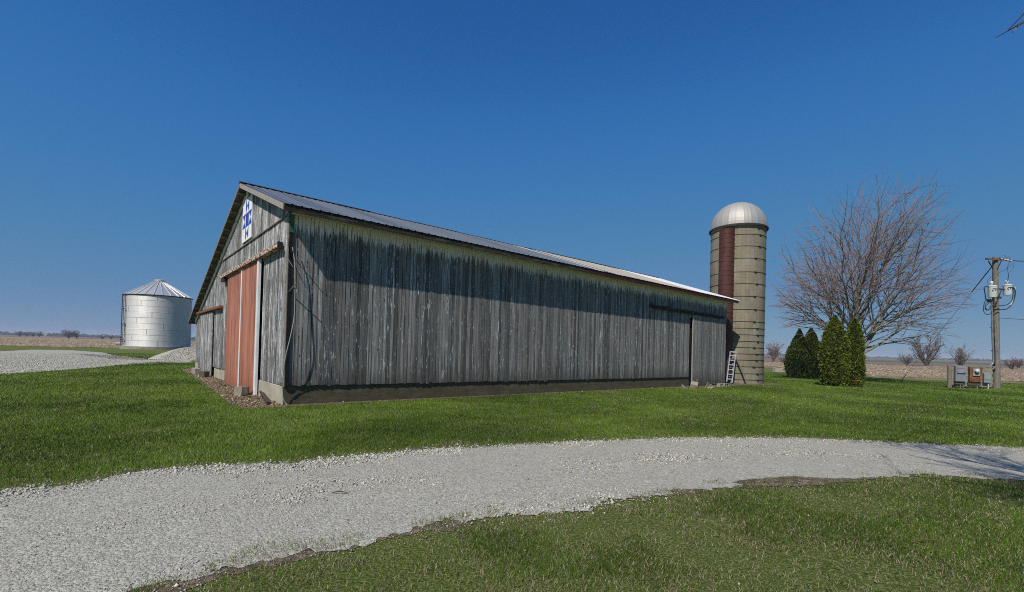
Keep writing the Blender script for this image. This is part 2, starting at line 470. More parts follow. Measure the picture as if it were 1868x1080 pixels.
def mk_bark(name, a, b):
    m = Mat(name, 0.9, 0, 0.1)
    n = m.noise(1.0, (6, 6, 1.5), 6, 0.65)
    m.color(m.ramp(n, [(0.3, a), (0.7, b)])); m.bump(n, 0.5, 0.02)
    return m.m
M['bark'] = mk_bark('maple_bark', (0.11, 0.10, 0.088), (0.27, 0.25, 0.225))
M['twig'] = mk_bark('reddish_twigs', (0.17, 0.105, 0.100), (0.29, 0.195, 0.185))
M['fartwig'] = mk_bark('far_tree_twigs', (0.085, 0.074, 0.064), (0.15, 0.13, 0.112))
M['redtwig'] = mk_bark('far_red_twigs', (0.11, 0.068, 0.058), (0.17, 0.115, 0.095))

def mk_leaf(name, cols, trans=0.25):
    m = Mat(name, 0.7, 0, 0.2)
    c = m.ramp(m.math('ADD', m.math('MULTIPLY', m.island(), 0.6), m.math('MULTIPLY', m.noise(1.0, (2.5, 2.5, 2.5), 3), 0.4)), cols)
    m.color(c)
    tr = m.N('ShaderNodeBsdfTranslucent'); m.put(tr.inputs[0], c)
    mx = m.N('ShaderNodeMixShader'); mx.inputs[0].default_value = trans
    m.nt.links.new(m.b.outputs[0], mx.inputs[1]); m.nt.links.new(tr.outputs[0], mx.inputs[2])
    m.nt.links.new(mx.outputs[0], m.out.inputs[0])
    return m.m
M['arbor'] = mk_leaf('arborvitae_sprays', [(0.1, (0.032, 0.050, 0.007)), (0.5, (0.112, 0.152, 0.013)), (0.9, (0.24, 0.27, 0.030))])
M['arbor_core'] = simple('arborvitae_inner_shade', (0.012, 0.016, 0.005), 0.9, bump=0)  # near-black fill, the shade inside the shrub put into the colour
M['deadspray'] = simple('dead_orange_sprays', (0.22, 0.09, 0.03), 0.8, bump=0)

def mk_grass():
    m = Mat('lawn_blades', 0.65, 0, 0.2)
    tone, dry = m.attr('tone'), m.attr('dry')
    g = m.ramp(tone, [(0.0, (0.038, 0.080, 0.005)), (0.45, (0.098, 0.182, 0.012)), (0.8, (0.175, 0.270, 0.026)), (1.0, (0.22, 0.34, 0.08))])
    d = m.ramp(m.island(), [(0.0, (0.16, 0.135, 0.065)), (0.6, (0.33, 0.285, 0.165)), (1.0, (0.46, 0.42, 0.29))])
    c = m.mix(m.rng(dry, 0.45, 0.55), g, d)
    m.color(c)
    tr = m.N('ShaderNodeBsdfTranslucent'); m.put(tr.inputs[0], c)
    mx = m.N('ShaderNodeMixShader'); mx.inputs[0].default_value = 0.25
    m.nt.links.new(m.b.outputs[0], mx.inputs[1]); m.nt.links.new(tr.outputs[0], mx.inputs[2])
    m.nt.links.new(mx.outputs[0], m.out.inputs[0])
    return m.m
M['grass'] = mk_grass()

def mk_ground():
    m = Mat('lawn_ground', 0.95, 0, 0.05)
    big = m.noise(0.25, detail=4); mid = m.noise(1.3, detail=5); fine = m.noise(22.0, detail=5, rough=0.7)
    gcol = m.ramp(fine, [(0.3, (0.028, 0.055, 0.006)), (0.5, (0.070, 0.118, 0.012)), (0.7, (0.12, 0.165, 0.028))])
    gcol = m.mix(m.rng(mid, 0.45, 0.65, 0, 0.6), gcol, (0.085, 0.135, 0.022))
    gcol = m.mix(m.rng(big, 0.5, 0.62, 0, 0.45), gcol, (0.13, 0.145, 0.045))
    f2 = m.noise(48.0, detail=4, rough=0.7, loc=(3, 1, 0))
    gcol = m.mix(m.rng(f2, 0.50, 0.60, 0, 0.8), gcol, (0.29, 0.25, 0.145))
    gcol = m.mix(m.rng(f2, 0.40, 0.34, 0, 0.7), gcol, (0.045, 0.036, 0.02))
    m.color(gcol); m.bump(m.math('ADD', fine, m.math('MULTIPLY', mid, 0.6)), 0.9, 0.06)
    return m.m
M['ground'] = mk_ground()

def mk_gravel():
    m = Mat('crushed_limestone', 0.9, 0, 0.15)
    v1 = m.N('ShaderNodeTexVoronoi'); m.put(v1.inputs['Vector'], m.co()); v1.inputs['Scale'].default_value = 42
    v2 = m.N('ShaderNodeTexVoronoi'); m.put(v2.inputs['Vector'], m.co()); v2.inputs['Scale'].default_value = 105
    sx = m.N('ShaderNodeSeparateColor'); m.put(sx.inputs[0], v1.outputs['Color'])
    sy = m.N('ShaderNodeSeparateColor'); m.put(sy.inputs[0], v2.outputs['Color'])
    r = m.math('ADD', m.math('MULTIPLY', sx.outputs[0], 0.55), m.math('MULTIPLY', sy.outputs[0], 0.45))
    c = m.ramp(r, [(0.1, (0.235, 0.228, 0.188)), (0.5, (0.36, 0.352, 0.295)), (0.9, (0.48, 0.473, 0.405))])
    big = m.noise(0.6, detail=5); mid = m.noise(3.0, detail=5)
    c = m.mix(m.rng(big, 0.45, 0.7, 0, 0.3), c, (0.33, 0.315, 0.275))
    c = m.mix(m.rng(mid, 0.55, 0.75, 0, 0.35), c, (0.24, 0.225, 0.19))
    m.color(c)
    hgt = m.math('SUBTRACT', 1.0, m.math('ADD', m.math('MULTIPLY', v1.outputs['Distance'], 0.7), m.math('MULTIPLY', v2.outputs['Distance'], 0.35)))
    m.bump(hgt, 0.9, 0.016)
    return m.m
M['gravel'] = mk_gravel()
def mk_stone():
    m = Mat('limestone_chips', 0.9, 0, 0.15)
    i = m.island()
    c = m.ramp(i, [(0.0, (0.15, 0.144, 0.115)), (0.25, (0.34, 0.333, 0.28)), (0.75, (0.52, 0.512, 0.44)), (0.93, (0.63, 0.622, 0.55)), (0.975, (0.42, 0.35, 0.22)), (1.0, (0.25, 0.15, 0.09))])
    m.color(m.mix(m.rng(m.noise(60.0, detail=3), 0.4, 0.7, 0, 0.35), c, (0.28, 0.27, 0.25)))
    return m.m
M['stone'] = mk_stone()
M['soil'] = (lambda m: (m.color(m.ramp(m.noise(9.0, detail=6, rough=0.75), [(0.32, (0.055, 0.043, 0.030)), (0.5, (0.125, 0.10, 0.07)), (0.62, (0.22, 0.18, 0.125)), (0.72, (0.34, 0.30, 0.23))])), m.bump(m.noise(25.0, detail=5), 0.9, 0.04), m.m)[2])(Mat('bare_soil', 0.95, 0, 0.05))
M['litter'] = (lambda m: (m.color(m.ramp(m.island(), [(0.0, (0.06, 0.04, 0.025)), (0.4, (0.19, 0.12, 0.07)), (0.7, (0.33, 0.25, 0.16)), (1.0, (0.45, 0.41, 0.34))])), m.m)[1])(Mat('leaf_litter', 0.9, 0, 0.1))

def mk_field():
    m = Mat('corn_stubble_field', 0.95, 0, 0.05)
    x, y, z = m.xyz()
    n = m.noise(1.0, (11, 5, 1), 5, 0.8); b = m.noise(0.05, detail=4); f = m.noise(1.0, (14, 10, 1), 4, 0.75, loc=(3, 3, 3))
    c = m.ramp(n, [(0.35, (0.15, 0.105, 0.072)), (0.5, (0.25, 0.185, 0.125)), (0.62, (0.37, 0.29, 0.195))])
    c = m.mix(m.rng(f, 0.58, 0.66, 0, 0.7), c, (0.50, 0.42, 0.29))
    c = m.mix(m.rng(f, 0.42, 0.36, 0, 0.6), c, (0.08, 0.055, 0.036))
    c = m.mix(m.rng(b, 0.45, 0.6, 0, 0.35), c, (0.30, 0.225, 0.15))
    m.color(c)
    return m.m
M['field'] = mk_field()
M['farfield'] = simple('far_ploughed_field', (0.17, 0.125, 0.095), 0.95, var=0.3, scale=0.05, bump=0)
M['fargreen'] = simple('far_green_crop', (0.07, 0.13, 0.03), 0.95, var=0.2, scale=0.05, bump=0)
M['weeds'] = simple('dry_weedy_verge', (0.17, 0.16, 0.06), 0.95, var=0.6, scale=1.6, bump=0.6)
M['stubble'] = (lambda m: (m.color(m.ramp(m.island(), [(0, (0.26, 0.20, 0.12)), (0.6, (0.46, 0.38, 0.25)), (1, (0.60, 0.53, 0.39))])), m.m)[1])(Mat('corn_husks', 0.9, 0, 0.1))
M['pilestone'] = M['gravel']
M['farwall'] = simple('white_farmhouse_paint', (0.7, 0.7, 0.68), 0.7, var=0.1, bump=0)
M['farroof'] = simple('grey_farmhouse_roof', (0.20, 0.19, 0.19), 0.8, var=0.2, bump=0)
M['win'] = simple('dark_window_glass', (0.03, 0.035, 0.04), 0.2, bump=0)

# ------------------------------------------------------------------ ground sheets
def sheet(name, poly, mat, off, kind='structure'):
    me = bpy.data.meshes.new(name)
    bm = bmesh.new()
    vs = [bm.verts.new((p[0], p[1], 0)) for p in poly]
    for t in tessellate_polygon([[Vector((p[0], p[1], 0)) for p in poly]]):
        try: bm.faces.new([vs[i] for i in t])
        except ValueError: pass
    for s in (0.0, 40.0):                       # fold lines of the yard's fall
        q = C0 + A * s
        bmesh.ops.bisect_plane(bm, geom=bm.verts[:] + bm.edges[:] + bm.faces[:], plane_co=(q.x, q.y, 0), plane_no=(A.x, A.y, 0))
    for v in bm.verts: v.co.z = gz(v.co.x, v.co.y) + off
    bmesh.ops.recalc_face_normals(bm, faces=bm.faces)
    for f in bm.faces:
        if f.normal.z < 0: f.normal_flip()
    bm.to_mesh(me); bm.free()
    me.materials.append(mat)
    o = bpy.data.objects.new(name, me); COL.objects.link(o)
    return tag(o, kind=kind)

def rough_edge(pts, step, amp, seed, closed=True):
    rnd = random.Random(seed)
    out = []
    n = len(pts)
    for i in range(n if closed else n - 1):
        p, q = Vector(pts[i][:2]), Vector(pts[(i + 1) % n][:2])
        L = (q - p).length
        k = max(1, int(L / step)) if L < 60 else 1
        nn = Vector((-(q - p).y, (q - p).x)).normalized() if L > 1e-6 else Vector((0, 0))
        for j in range(k):
            a = p.lerp(q, j / k)
            out.append(a + nn * (rnd.gauss(0, amp) if k > 1 else 0))
    return out

def pixpoly(l): return [gp(*p).to_2d() for p in l]

def smooth_line(pts, sub=6):                    # Catmull-Rom through ground points
    P = [pts[0]] + list(pts) + [pts[-1]]
    out = []
    for i in range(1, len(P) - 2):
        p0, p1, p2, p3 = P[i - 1], P[i], P[i + 1], P[i + 2]
        for j in range(sub):
            t = j / sub
            out.append(0.5 * ((2 * p1) + (p2 - p0) * t + (2 * p0 - 5 * p1 + 4 * p2 - p3) * t * t + (3 * p1 - p0 - 3 * p2 + p3) * t ** 3))
    out.append(P[-2])
    return out

G = 6000.0
sheet('ground', [(-G, -G), (G, -G), (G, G), (-G, G)], M['ground'], 0.0)

upper = pixpoly([(0, 896), (163, 878), (265, 862), (407, 849), (500, 847), (593, 838), (678, 831), (759, 823), (870, 815), (1000, 809.6), (1148, 802), (1333, 799), (1450, 800), (1604, 806), (1726, 812), (1868, 818)])
lower = pixpoly([(310, 1072), (367, 1047), (500, 1010), (593, 1006), (655, 992), (741, 976), (833, 956), (889, 941), (1000, 934), (1093, 921), (1185, 909.6), (1259, 892), (1333, 885), (1450, 882), (1510, 874), (1644, 870), (1868, 875)])
upper = [Vector((-26, -9)), Vector((-17, -1.5)), Vector((-10, 2.9))] + upper + [Vector((14, 8.7)), Vector((20, 5.5)), Vector((28, 0))]
lower = [Vector((-17, -13)), Vector((-9, -5)), Vector((-4.6, 0.2))] + lower + [Vector((11, 5.6)), Vector((15, 2.6)), Vector((22, -4))]
upper, lower = smooth_line(upper), smooth_line(lower)
road_c = upper + lower[::-1]


def offset_line(l, d):
    o = []
    for i, p in enumerate(l):
        t = (l[min(i + 1, len(l) - 1)] - l[max(i - 1, 0)]).normalized()
        o.append(p + Vector((-t.y, t.x)) * d)
    return o
def wander(l, amp, seed, scale=1.3, bias=0.0):
    rw = random.Random(seed); ph = [rw.uniform(0, 6.28) for _ in range(6)]; o = []; d = 0.0
    for i, p in enumerate(l):
        t = (l[min(i + 1, len(l) - 1)] - l[max(i - 1, 0)]).normalized()
        if i: d += (p - l[i - 1]).length
        w_ = sum(math.sin(d * scale * f + ph[k]) / (k + 1.2) for k, f in enumerate((1, 2.3, 4.1, 7.7, 13, 21)))
        o.append(p + Vector((-t.y, t.x)) * (bias + amp * w_))
    return o
def relax(l, k):
    for _ in range(k): l = [l[0]] + [(l[i - 1] + l[i] * 2 + l[i + 1]) / 4 for i in range(1, len(l) - 1)] + [l[-1]]
    return l
dense_u, dense_l = relax(smooth_line(upper, 3), 20), relax(smooth_line(lower, 3), 40)
verge = wander(dense_u, 0.10, 5, 1.6, 0.05) + wander(dense_l, 0.12, 6, 1.1, -0.03)[::-1]
road = wander(dense_u, 0.055, 15, 2.2) + wander(dense_l, 0.10, 16, 2.6)[::-1]
sheet('driveway', road, M['gravel'], 0.008)
sheet('soil_verge', verge, M['soil'], 0.004)
sheet('dirt_patch', rough_edge(pixpoly([(1338, 882), (1360, 876), (1400, 872), (1440, 870), (1490, 871.5), (1540, 873.5), (1600, 872), (1600, 876), (1520, 882), (1450, 888), (1380, 890)]), 0.12, 0.022, 18), M['soil'], 0.0092)

yard_px = [(0, 641), (60, 638), (130, 639), (185, 643), (215, 650), (270, 655), (345, 656.5), (352, 659), (345, 661), (290, 661), (240, 664), (170, 671), (100, 677), (0, 683)]
yard = pixpoly(yard_px)
yard = [Vector((-75, 30)), Vector((-70, 43))] + yard + [Vector((-26, 16))]
sheet('gravel_yard', rough_edge(yard, 0.5, 0.12, 8), M['gravel'], 0.008)
sheet('yard_soil', rough_edge(pixpoly([(130, 645), (200, 648), (300, 651), (352, 652), (354, 657), (300, 657), (215, 656)]), 0.5, 0.2, 9), M['soil'], 0.013)
sheet('gravel_track', rough_edge(pixpoly([(215, 656), (300, 658), (352, 658), (352, 662), (290, 663), (215, 667)]), 0.4, 0.15, 10), M['gravel'], 0.018)
# bare soil round the barn and the silo
strip = [(-0.95, -0.38), (0.0, -0.42), (4, -0.30), (10, -0.26), (17, -0.32), (20, -0.75), (24, -0.95), (26.0, -1.0), (28.5, -1.75), (30.5, -1.6), (31, 0.5), (31, 4), (25, 6), (0.4, 1), (0.4, 17.9), (-0.65, 18.3), (-0.7, 12), (-0.85, 7), (-1.0, 3), (-1.1, 1)]
strip_w = [bl(*p) for p in strip]
sheet('soil_strip', rough_edge(strip_w, 0.2, 0.06, 12), M['soil'], 0.007)
# fields
fe = [(-900, 66), (-90, 64), (-68, 68), (-45, 84), (-10, 95), (30, 92), (44, 80), (38.5, 51), (50, 46), (75, 42), (140, 38), (900, 38)]
field = fe + [(900, 132), (140, 132), (60, 138), (0, 160), (-60, 300), (-340, 352), (-900, 380)]
sheet('stubble_field', rough_edge(field, 1.2, 0.25, 14), M['field'], 0.03)
verge2 = [(44, 80), (38.3, 51), (50, 46), (75, 42), (140, 38), (140, 33), (75, 37), (50, 41.5), (36, 45.5), (38, 60), (41, 80)]
sheet('weedy_verge', rough_edge(verge2, 0.8, 0.35, 15), M['weeds'], 0.015)
sheet('far_field', [(-2500, 420), (-340, 380), (-60, 330), (60, 142), (140, 134), (2500, 134), (2500, 2500), (-2500, 2500)], M['farfield'], 0.05)
sheet('green_crop', [(150, 230), (420, 230), (1200, 330), (1200, 420), (380, 330), (170, 330)], M['fargreen'], 0.12)

# ------------------------------------------------------------------ barn
BL, BW = 24.9, 17.75                            # length and gable width
APY, RH, RE = 5.05, 7.02, 5.11                  # ridge offset, ridge height, eave (roof edge) height
OV, RK = 0.54, 0.30                             # eave and rake overhang
LE = 2.66                                       # low eave height at y = BW + LOV
LOV = 0.55
sl_r = (RH - RE) / (APY + OV)
sl_l = (RH - LE) / (BW + LOV - APY)
def roof_z(y): return RH - (sl_r * (APY - y) if y < APY else sl_l * (y - APY))
shear = lambda p: (p[0], p[1], p[2] - SLOPE * p[0])
barn = empty('barn', (C0.x, C0.y, 0), TH, 'long weathered grey plank barn with a metal roof and red sliding doors in its gable', 'barn')
rnd = random.Random(5)

def boards_x(x0, x1, zb, zt, y, mb, w=(0.085, 0.135), rag=0.012, lean=0.0):
    x = x0
    while x < x1 - 0.02:
        ww = min(rnd.uniform(*w), x1 - x)
        d = rnd.uniform(-0.006, 0.006); tl = rnd.uniform(-0.004, 0.004)
        b = zb + rnd.uniform(-rag, rag); 
        if rnd.random() < 0.05: b -= rnd.uniform(0.01, 0.05)
        g = rnd.uniform(0.006, 0.018)
        xa, xb = x, x + ww - g
        ya, yb = y + d + tl, y + d - tl
        vs = [(xa, ya, b), (xb, yb, b), (xb, y + 0.03, b), (xa, y + 0.03, b), (xa, ya, zt), (xb, yb, zt), (xb, y + 0.03, zt), (xa, y + 0.03, zt)]
        mb.add(vs, [(3, 2, 1, 0), (4, 5, 6, 7), (0, 1, 5, 4), (1, 2, 6, 5), (2, 3, 7, 6), (3, 0, 4, 7)])
        x += ww

def boards_y(y0, y1, zbf, ztf, x, mb, w=(0.085, 0.135), rag=0.012):
    y = y0
    while y < y1 - 0.02:
        ww = min(rnd.uniform(*w), y1 - y)
        d = rnd.uniform(-0.006, 0.006); tl = rnd.uniform(-0.004, 0.004)
        g = rnd.uniform(0.006, 0.018)
        ya, yb = y, y + ww - g
        b = zbf(y) + rnd.uniform(-rag, rag)
        ta, tb = ztf(ya), ztf(yb)
        xa, xb = x + d + tl, x + d - tl
        vs = [(xa, ya, b), (xb, yb, b), (x + 0.03, yb, b), (x + 0.03, ya, b), (xa, ya, ta), (xb, yb, tb), (x + 0.03, yb, tb), (x + 0.03, ya, ta)]
        mb.add(vs, [(0, 1, 2, 3), (7, 6, 5, 4), (4, 5, 1, 0), (5, 6, 2, 1), (6, 7, 3, 2), (7, 4, 0, 3)])
        y += ww

# black backing shell, painted dark for the unlit interior behind the board gaps
m = MB()
m.prism([(0.07, 0.1), (BW - 0.07, 0.1), (BW - 0.07, roof_z(BW) - 0.2), (APY, RH - 0.2), (0.07, roof_z(0) - 0.2)], 0.07, BL - 0.07, 'x')
m.build('inner_shell', M['black'], barn, fn=shear)
# side wall
m = MB()
boards_x(0.10, 20.52, 0.50, 5.12, 0.0, m)
boards_x(20.54, BL, 3.75, 5.12, 0.0, m)
m.build('side_wall', M['side'], barn, fn=shear)
# gable wall
m = MB()
top_of = lambda y: roof_z(y) - 0.11
boards_y(0.10, 2.72, lambda y: 0.49, lambda y: min(top_of(y), 5.0), 0.0, m)
boards_y(2.72, 8.35, lambda y: 4.1, lambda y: 5.0, 0.0, m)
boards_y(8.20, 9.90, lambda y: 0.47, lambda y: min(5.0, top_of(y)), 0.0, m)
boards_y(9.90, BW, lambda y: 0.45, lambda y: top_of(y), 0.0, m)
boards_y(0.02, 9.90, lambda y: 5.02, lambda y: top_of(y), -0.018, m)
m.build('gable_wall', M['gable'], barn, fn=shear)
# far and rear walls
m = MB(); boards_x(0.1, BL, 0.45, roof_z(BW) - 0.11, BW, m, w=(0.15, 0.25)); boards_y(0.1, BW - .05, lambda y: 0.45, top_of, BL - 0.03, m, w=(0.15, 0.25))
m.build('rear_wall', M['gable'], barn, fn=shear)
# drip ledge where the upper gable boards lap the lower
m = MB(); m.bx(-0.045, 0.0, 0.12, 9.85, 4.985, 5.018); m.build('gable_ledge', M['oldwood'], barn, fn=shear)
# corner boards
m = MB()
m.bx(-0.028, 0.012, -0.028, 0.13, 0.47, 5.06)
m.build('corner_board', M['oldwood'], barn, fn=shear)
m = MB(); m.bx(-0.02, 0.10, -0.045, -0.006, 4.52, 5.06); m.build('corner_patch', M['green'], barn, fn=shear)
m = MB(); m.bx(-0.01, 0.09, -0.034, -0.006, 0.47, 4.51); m.build('corner_board', M['black'], barn, fn=shear)
# foundation
m = MB()
m.bx(-0.018, 20.6, 0.05, 0.40, -0.35, 0.56)
m.bx(0.02, 20.6, 0.035, 0.06, 0.02, 0.30); m.bx(0.02, 20.6, 0.02, 0.06, -0.3, 0.115)
m.build('side_foundation', M['found_dark'], barn, fn=shear)
for x0_, y0_, y1_, z1_ in ((-0.022, 0.055, 2.74, 0.47), (0.05, 8.3, 11.6, 0.455), (0.03, 15.6, BW, 0.43)):
    m = MB(); m.bx(x0_, 0.30, y0_, y1_, -0.35, z1_); m.build('gable_foundation', M['found'], barn, fn=shear, bevel=0.008)
m = MB(); m.bx(-0.30, 0.3, 2.76, 8.28, -0.35, -0.02); m.build('door_sill', M['found'], barn, fn=shear, bevel=0.008)
# roof
def roof_slope(ya, za, yb, zb, x0, x1, mb):
    pitch = 0.23; x = x0; prof = []
    while x < x1:
        prof += [(x, 0.0), (x + 0.165, 0.0), (x + 0.185, 0.020), (x + 0.21, 0.020)]
        x += pitch
    prof.append((x1, 0.0))
    nseg = 5
    vs = []
    for i in range(nseg + 1):
        t = i / nseg
        for (px_, dz) in prof:
            sag = -0.02 * math.sin(px_ * 0.9 + i) * (0 < i < nseg)
            vs.append((px_, ya + (yb - ya) * t, za + (zb - za) * t + dz + sag * 0.4))
    n = len(prof)
    mb.add(vs, [(i * n + j, i * n + j + 1, (i + 1) * n + j + 1, (i + 1) * n + j) for i in range(nseg) for j in range(n - 1)])
m = MB()
roof_slope(-OV - 0.03, RE - 0.03 * sl_r, APY, RH, -RK, BL + 0.35, m)
roof_slope(BW + LOV, LE, APY, RH, -RK, BL + 0.35, m)
m.build('metal_roof', M['roof'], barn, fn=shear)
m = MB()
d = 0.03
m.prism([(-OV, RE - d - .012), (APY, RH - d - .008), (BW + LOV - 0.02, LE - d), (BW + LOV - 0.02, LE - d - 0.05), (APY, RH - d - 0.06), (-OV, RE - d - 0.06)], -RK + 0.02, BL + 0.33, 'x')
m.build('roof_deck', M['soffit'], barn, fn=shear)
# ridge cap, worn and broken in places
m = MB(); x = -RK - 0.02
while x < BL + 0.3:
    L = rnd.uniform(1.5, 2.8); L = min(L, BL + 0.35 - x)
    h = rnd.uniform(0.025, 0.055)
    m.prism([(APY - 0.17, RH - 0.17 * sl_r + h), (APY, RH + h + 0.01), (APY + 0.17, RH - 0.17 * sl_l + h), (APY, RH - 0.01)], x, x + L - 0.02, 'x'); x += L
m.build('ridge_cap', M['ridge'], barn, fn=shear)
# fascia along the eave
m = MB(); x = -RK + 0.005
while x < BL + 0.3:
    L = min(rnd.uniform(3.2, 4.8), BL + 0.33 - x)
    dz = rnd.uniform(-0.008, 0.008)
    m.bx(x, x + L - 0.006, -OV - 0.005, -OV + 0.03, RE - 0.185 + dz, RE - 0.032); x += L
m.build('fascia', M['fascia'], barn, fn=shear)
m = MB(); m.bx(0.0, BL, -OV + 0.032, 0.0, RE - 0.12, RE - 0.105); m.build('eave_soffit', simple('cream_soffit_paint', (0.55, 0.52, 0.42), 0.8, var=0.2), barn, fn=shear)
# rake boards
def rake(mb, ya, yb, x0, x1, up, dn):
    n = 6
    for i in range(n):
        a, b = ya + (yb - ya) * i / n, ya + (yb - ya) * (i + 1) / n - 0.004
        mb.prism([(a, roof_z(a) - dn), (b, roof_z(b) - dn), (b, roof_z(b) - up), (a, roof_z(a) - up)], x0, x1, 'x')
m = MB(); rake(m, -OV, APY - 0.02, -RK - 0.012, -RK + 0.02, 0.012, 0.165); m.build('rake_board', M['rakewood'], barn, fn=shear)
m = MB(); rake(m, APY, BW + LOV, -RK - 0.012, -RK + 0.02, 0.012, 0.12); m.build('rake_board', M['oldwood'], barn, fn=shear)
y = APY + 0.35
while y < BW + LOV - 0.1:
    mz = roof_z(y) - 0.075 - 0.055
    rot = Matrix.Rotation(-math.atan(sl_l), 3, 'X')
    m = MB(); m.box((-RK / 2 + 0.01, y, mz), (RK - 0.03, 0.05, 0.10), rot); m.build('rafter_lookout', M['lookout'], barn, fn=shear); y += 0.62
y = 0.1
while y < APY - 0.2:
    m = MB(); m.box((-RK / 2 + 0.01, y, roof_z(y) - 0.13), (RK - 0.03, 0.05, 0.10), Matrix.Rotation(math.atan(sl_r), 3, 'X')); m.build('rafter_lookout', M['lookout'], barn, fn=shear); y += 0.62
m = MB(); rake(m, APY + 0.05, BW, -0.052, -0.022, 0.09, 0.30); m.build('frieze_board', M['frieze'], barn, fn=shear)
# rear fascia
m = MB(); m.bx(-RK, BL + .3, BW + LOV - 0.03, BW + LOV + 0.01, LE - 0.15, LE - 0.03); m.build('fascia', M['oldwood'], barn, fn=shear)

# red doors
def red_leaf(y0, y1, trim, x=-0.10, zb=-0.03, zt=4.16):
    m = MB(); pr = []; y = y0
    while y < y1 - 0.02:
        e = min(y + 0.232, y1)
        pr += [(x, y), (x, min(y + 0.06, e)), (x + 0.014, min(y + 0.075, e)), (x + 0.014, min(y + 0.125, e)), (x + 0.004, min(y + 0.135, e)), (x + 0.014, min(y + 0.15, e)), (x + 0.014, min(y + 0.21, e))]
        y += 0.232
    pr.append((x, y1))
    poly = pr + [(x + 0.05, y1), (x + 0.05, y0)]
    m.prism(poly, zb, zt, 'z')
    d = m.build('sliding_door', M['reddoor'], barn, fn=shear)
    d['label'] = 'faded red ribbed metal sliding door leaf'
    t = MB(); a, b = trim
    t.bx(x - 0.022, x + 0.05, a, b, zb - 0.01, zt - 0.01); t.bx(x - 0.034, x - 0.0225, a + 0.03, a + 0.05, zb, zt - 0.02); t.bx(x - 0.034, x - 0.0225, b - 0.05, b - 0.03, zb, zt - 0.02)
    t.build('door_trim', M['whitetrim'], d, fn=shear)
red_leaf(2.96, 5.28, (2.76, 2.955), x=-0.10)
red_leaf(5.42, 8.10, (5.285, 5.415), x=-0.085)
m = MB(); m.bx(-0.19, -0.03, 0.42, 9.15, 4.165, 4.27); m.bx(-0.17, -0.04, 0.42, 9.15, 4.271, 4.30)
m.build('door_track', M['flakytrack'], barn, fn=shear)
m = MB()
m.bx(-0.185, -0.06, 0.36, 0.46, 4.13, 4.31); m.build('track_bracket', M['dark_metal'], barn, fn=shear); m = MB(); m.bx(-0.17, -0.03, 8.5, 9.1, 4.02, 4.14); m.build('track_bracket', M['dark_metal'], barn, fn=shear)
# small wooden sliding door in the gable
m = MB(); boards_y(11.6, 15.7, lambda y: 0.06, lambda y: 2.92, -0.075, m, rag=0.03)
dd = m.build('plank_door', M['gable_door'], barn, fn=shear)
m = MB(); m.bx(-0.17, -0.02, 9.4, 17.0, 2.97, 3.06); m.bx(-0.14, -0.02, 9.4, 17.0, 3.061, 3.085)
m.build('door_track', M['rust'], barn, fn=shear)
# sliding door in the side wall
m = MB(); boards_x(20.78, 24.62, 0.03, 3.92, -0.085, m, rag=0.05)
sd = m.build('plank_door', M['side_door'], barn, fn=shear)
m = MB(); m.bx(20.70, 20.776, -0.105, -0.05, 0.05, 3.9); m.build('door_stile', M['rakewood'], sd, fn=shear)
m = MB(); x = 16.85
while x < 24.2:
    L = min(rnd.uniform(0.9, 2.0), 24.25 - x)
    m.box((x + L / 2, -0.10, 4.06 + rnd.uniform(-.012, .012)), (L - 0.02, 0.17, 0.07 + rnd.uniform(-.01, .02)), Matrix.Rotation(rnd.uniform(-.006, .006), 3, 'Y'), 0, 0.008)
    m.bx(x, x + L - 0.02, -0.14, -0.02, 3.95, 4.005); x += L
m.bx(16.6, 16.85, -0.05, -0.008, 3.98, 4.22)
m.build('door_track', M['darktrack'], barn, fn=shear)

# barn quilt: a painted square hung on the gable
q = MB()
QS = 1.42; qy, qz = 5.72, 5.10 - 0.0
def qp(u, v): return (qy - u * QS, qz + v * QS)  # u to the right seen from outside
q.prism([qp(0, 0), qp(1, 0), qp(1, 1), qp(0, 1)], -0.055, -0.025, 'x', 0)
t = 1 / 3.0
def tri(pts): q.prism([qp(*p) for p in pts], -0.0595, -0.0555, 'x', 1)
tri([(t, t), (2 * t, t), (2 * t, 2 * t), (t, 2 * t)])
def cell(i, j, horiz):
    a, b, c_, d_ = (i * t, j * t), ((i + 1) * t, j * t), ((i + 1) * t, (j + 1) * t), (i * t, (j + 1) * t)
    mid = ((i + .5) * t, (j + .5) * t); e = 0.004
    if horiz: tri([a, (mid[0] + e, mid[1]), d_]); tri([b, c_, (mid[0] + e * 2, mid[1])])
    else: tri([a, b, mid]); tri([d_, (mid[0], mid[1] + e), c_])
cell(1, 2, True); cell(1, 0, True); cell(0, 1, False); cell(2, 1, False)
for a, b in (((0, 0), (1, 0)), ((1, 0), (1, 1)), ((1, 1), (0, 1)), ((0, 1), (0, 0))):
    pa, pb = qp(*a), qp(*b)
    q.beam((-0.05, pa[0], pa[1]), (-0.05, pb[0], pb[1]), 0.03, 0.03, 2)
qo = q.build('barn_quilt', [M['white_sign'], M['blue_sign'], M['whitetrim']])
qo.location = (C0.x, C0.y, 0); qo.rotation_euler = (0, 0, TH)
tag(qo, 'square white and blue painted board with a star pattern high on the barn gable', 'quilt sign')

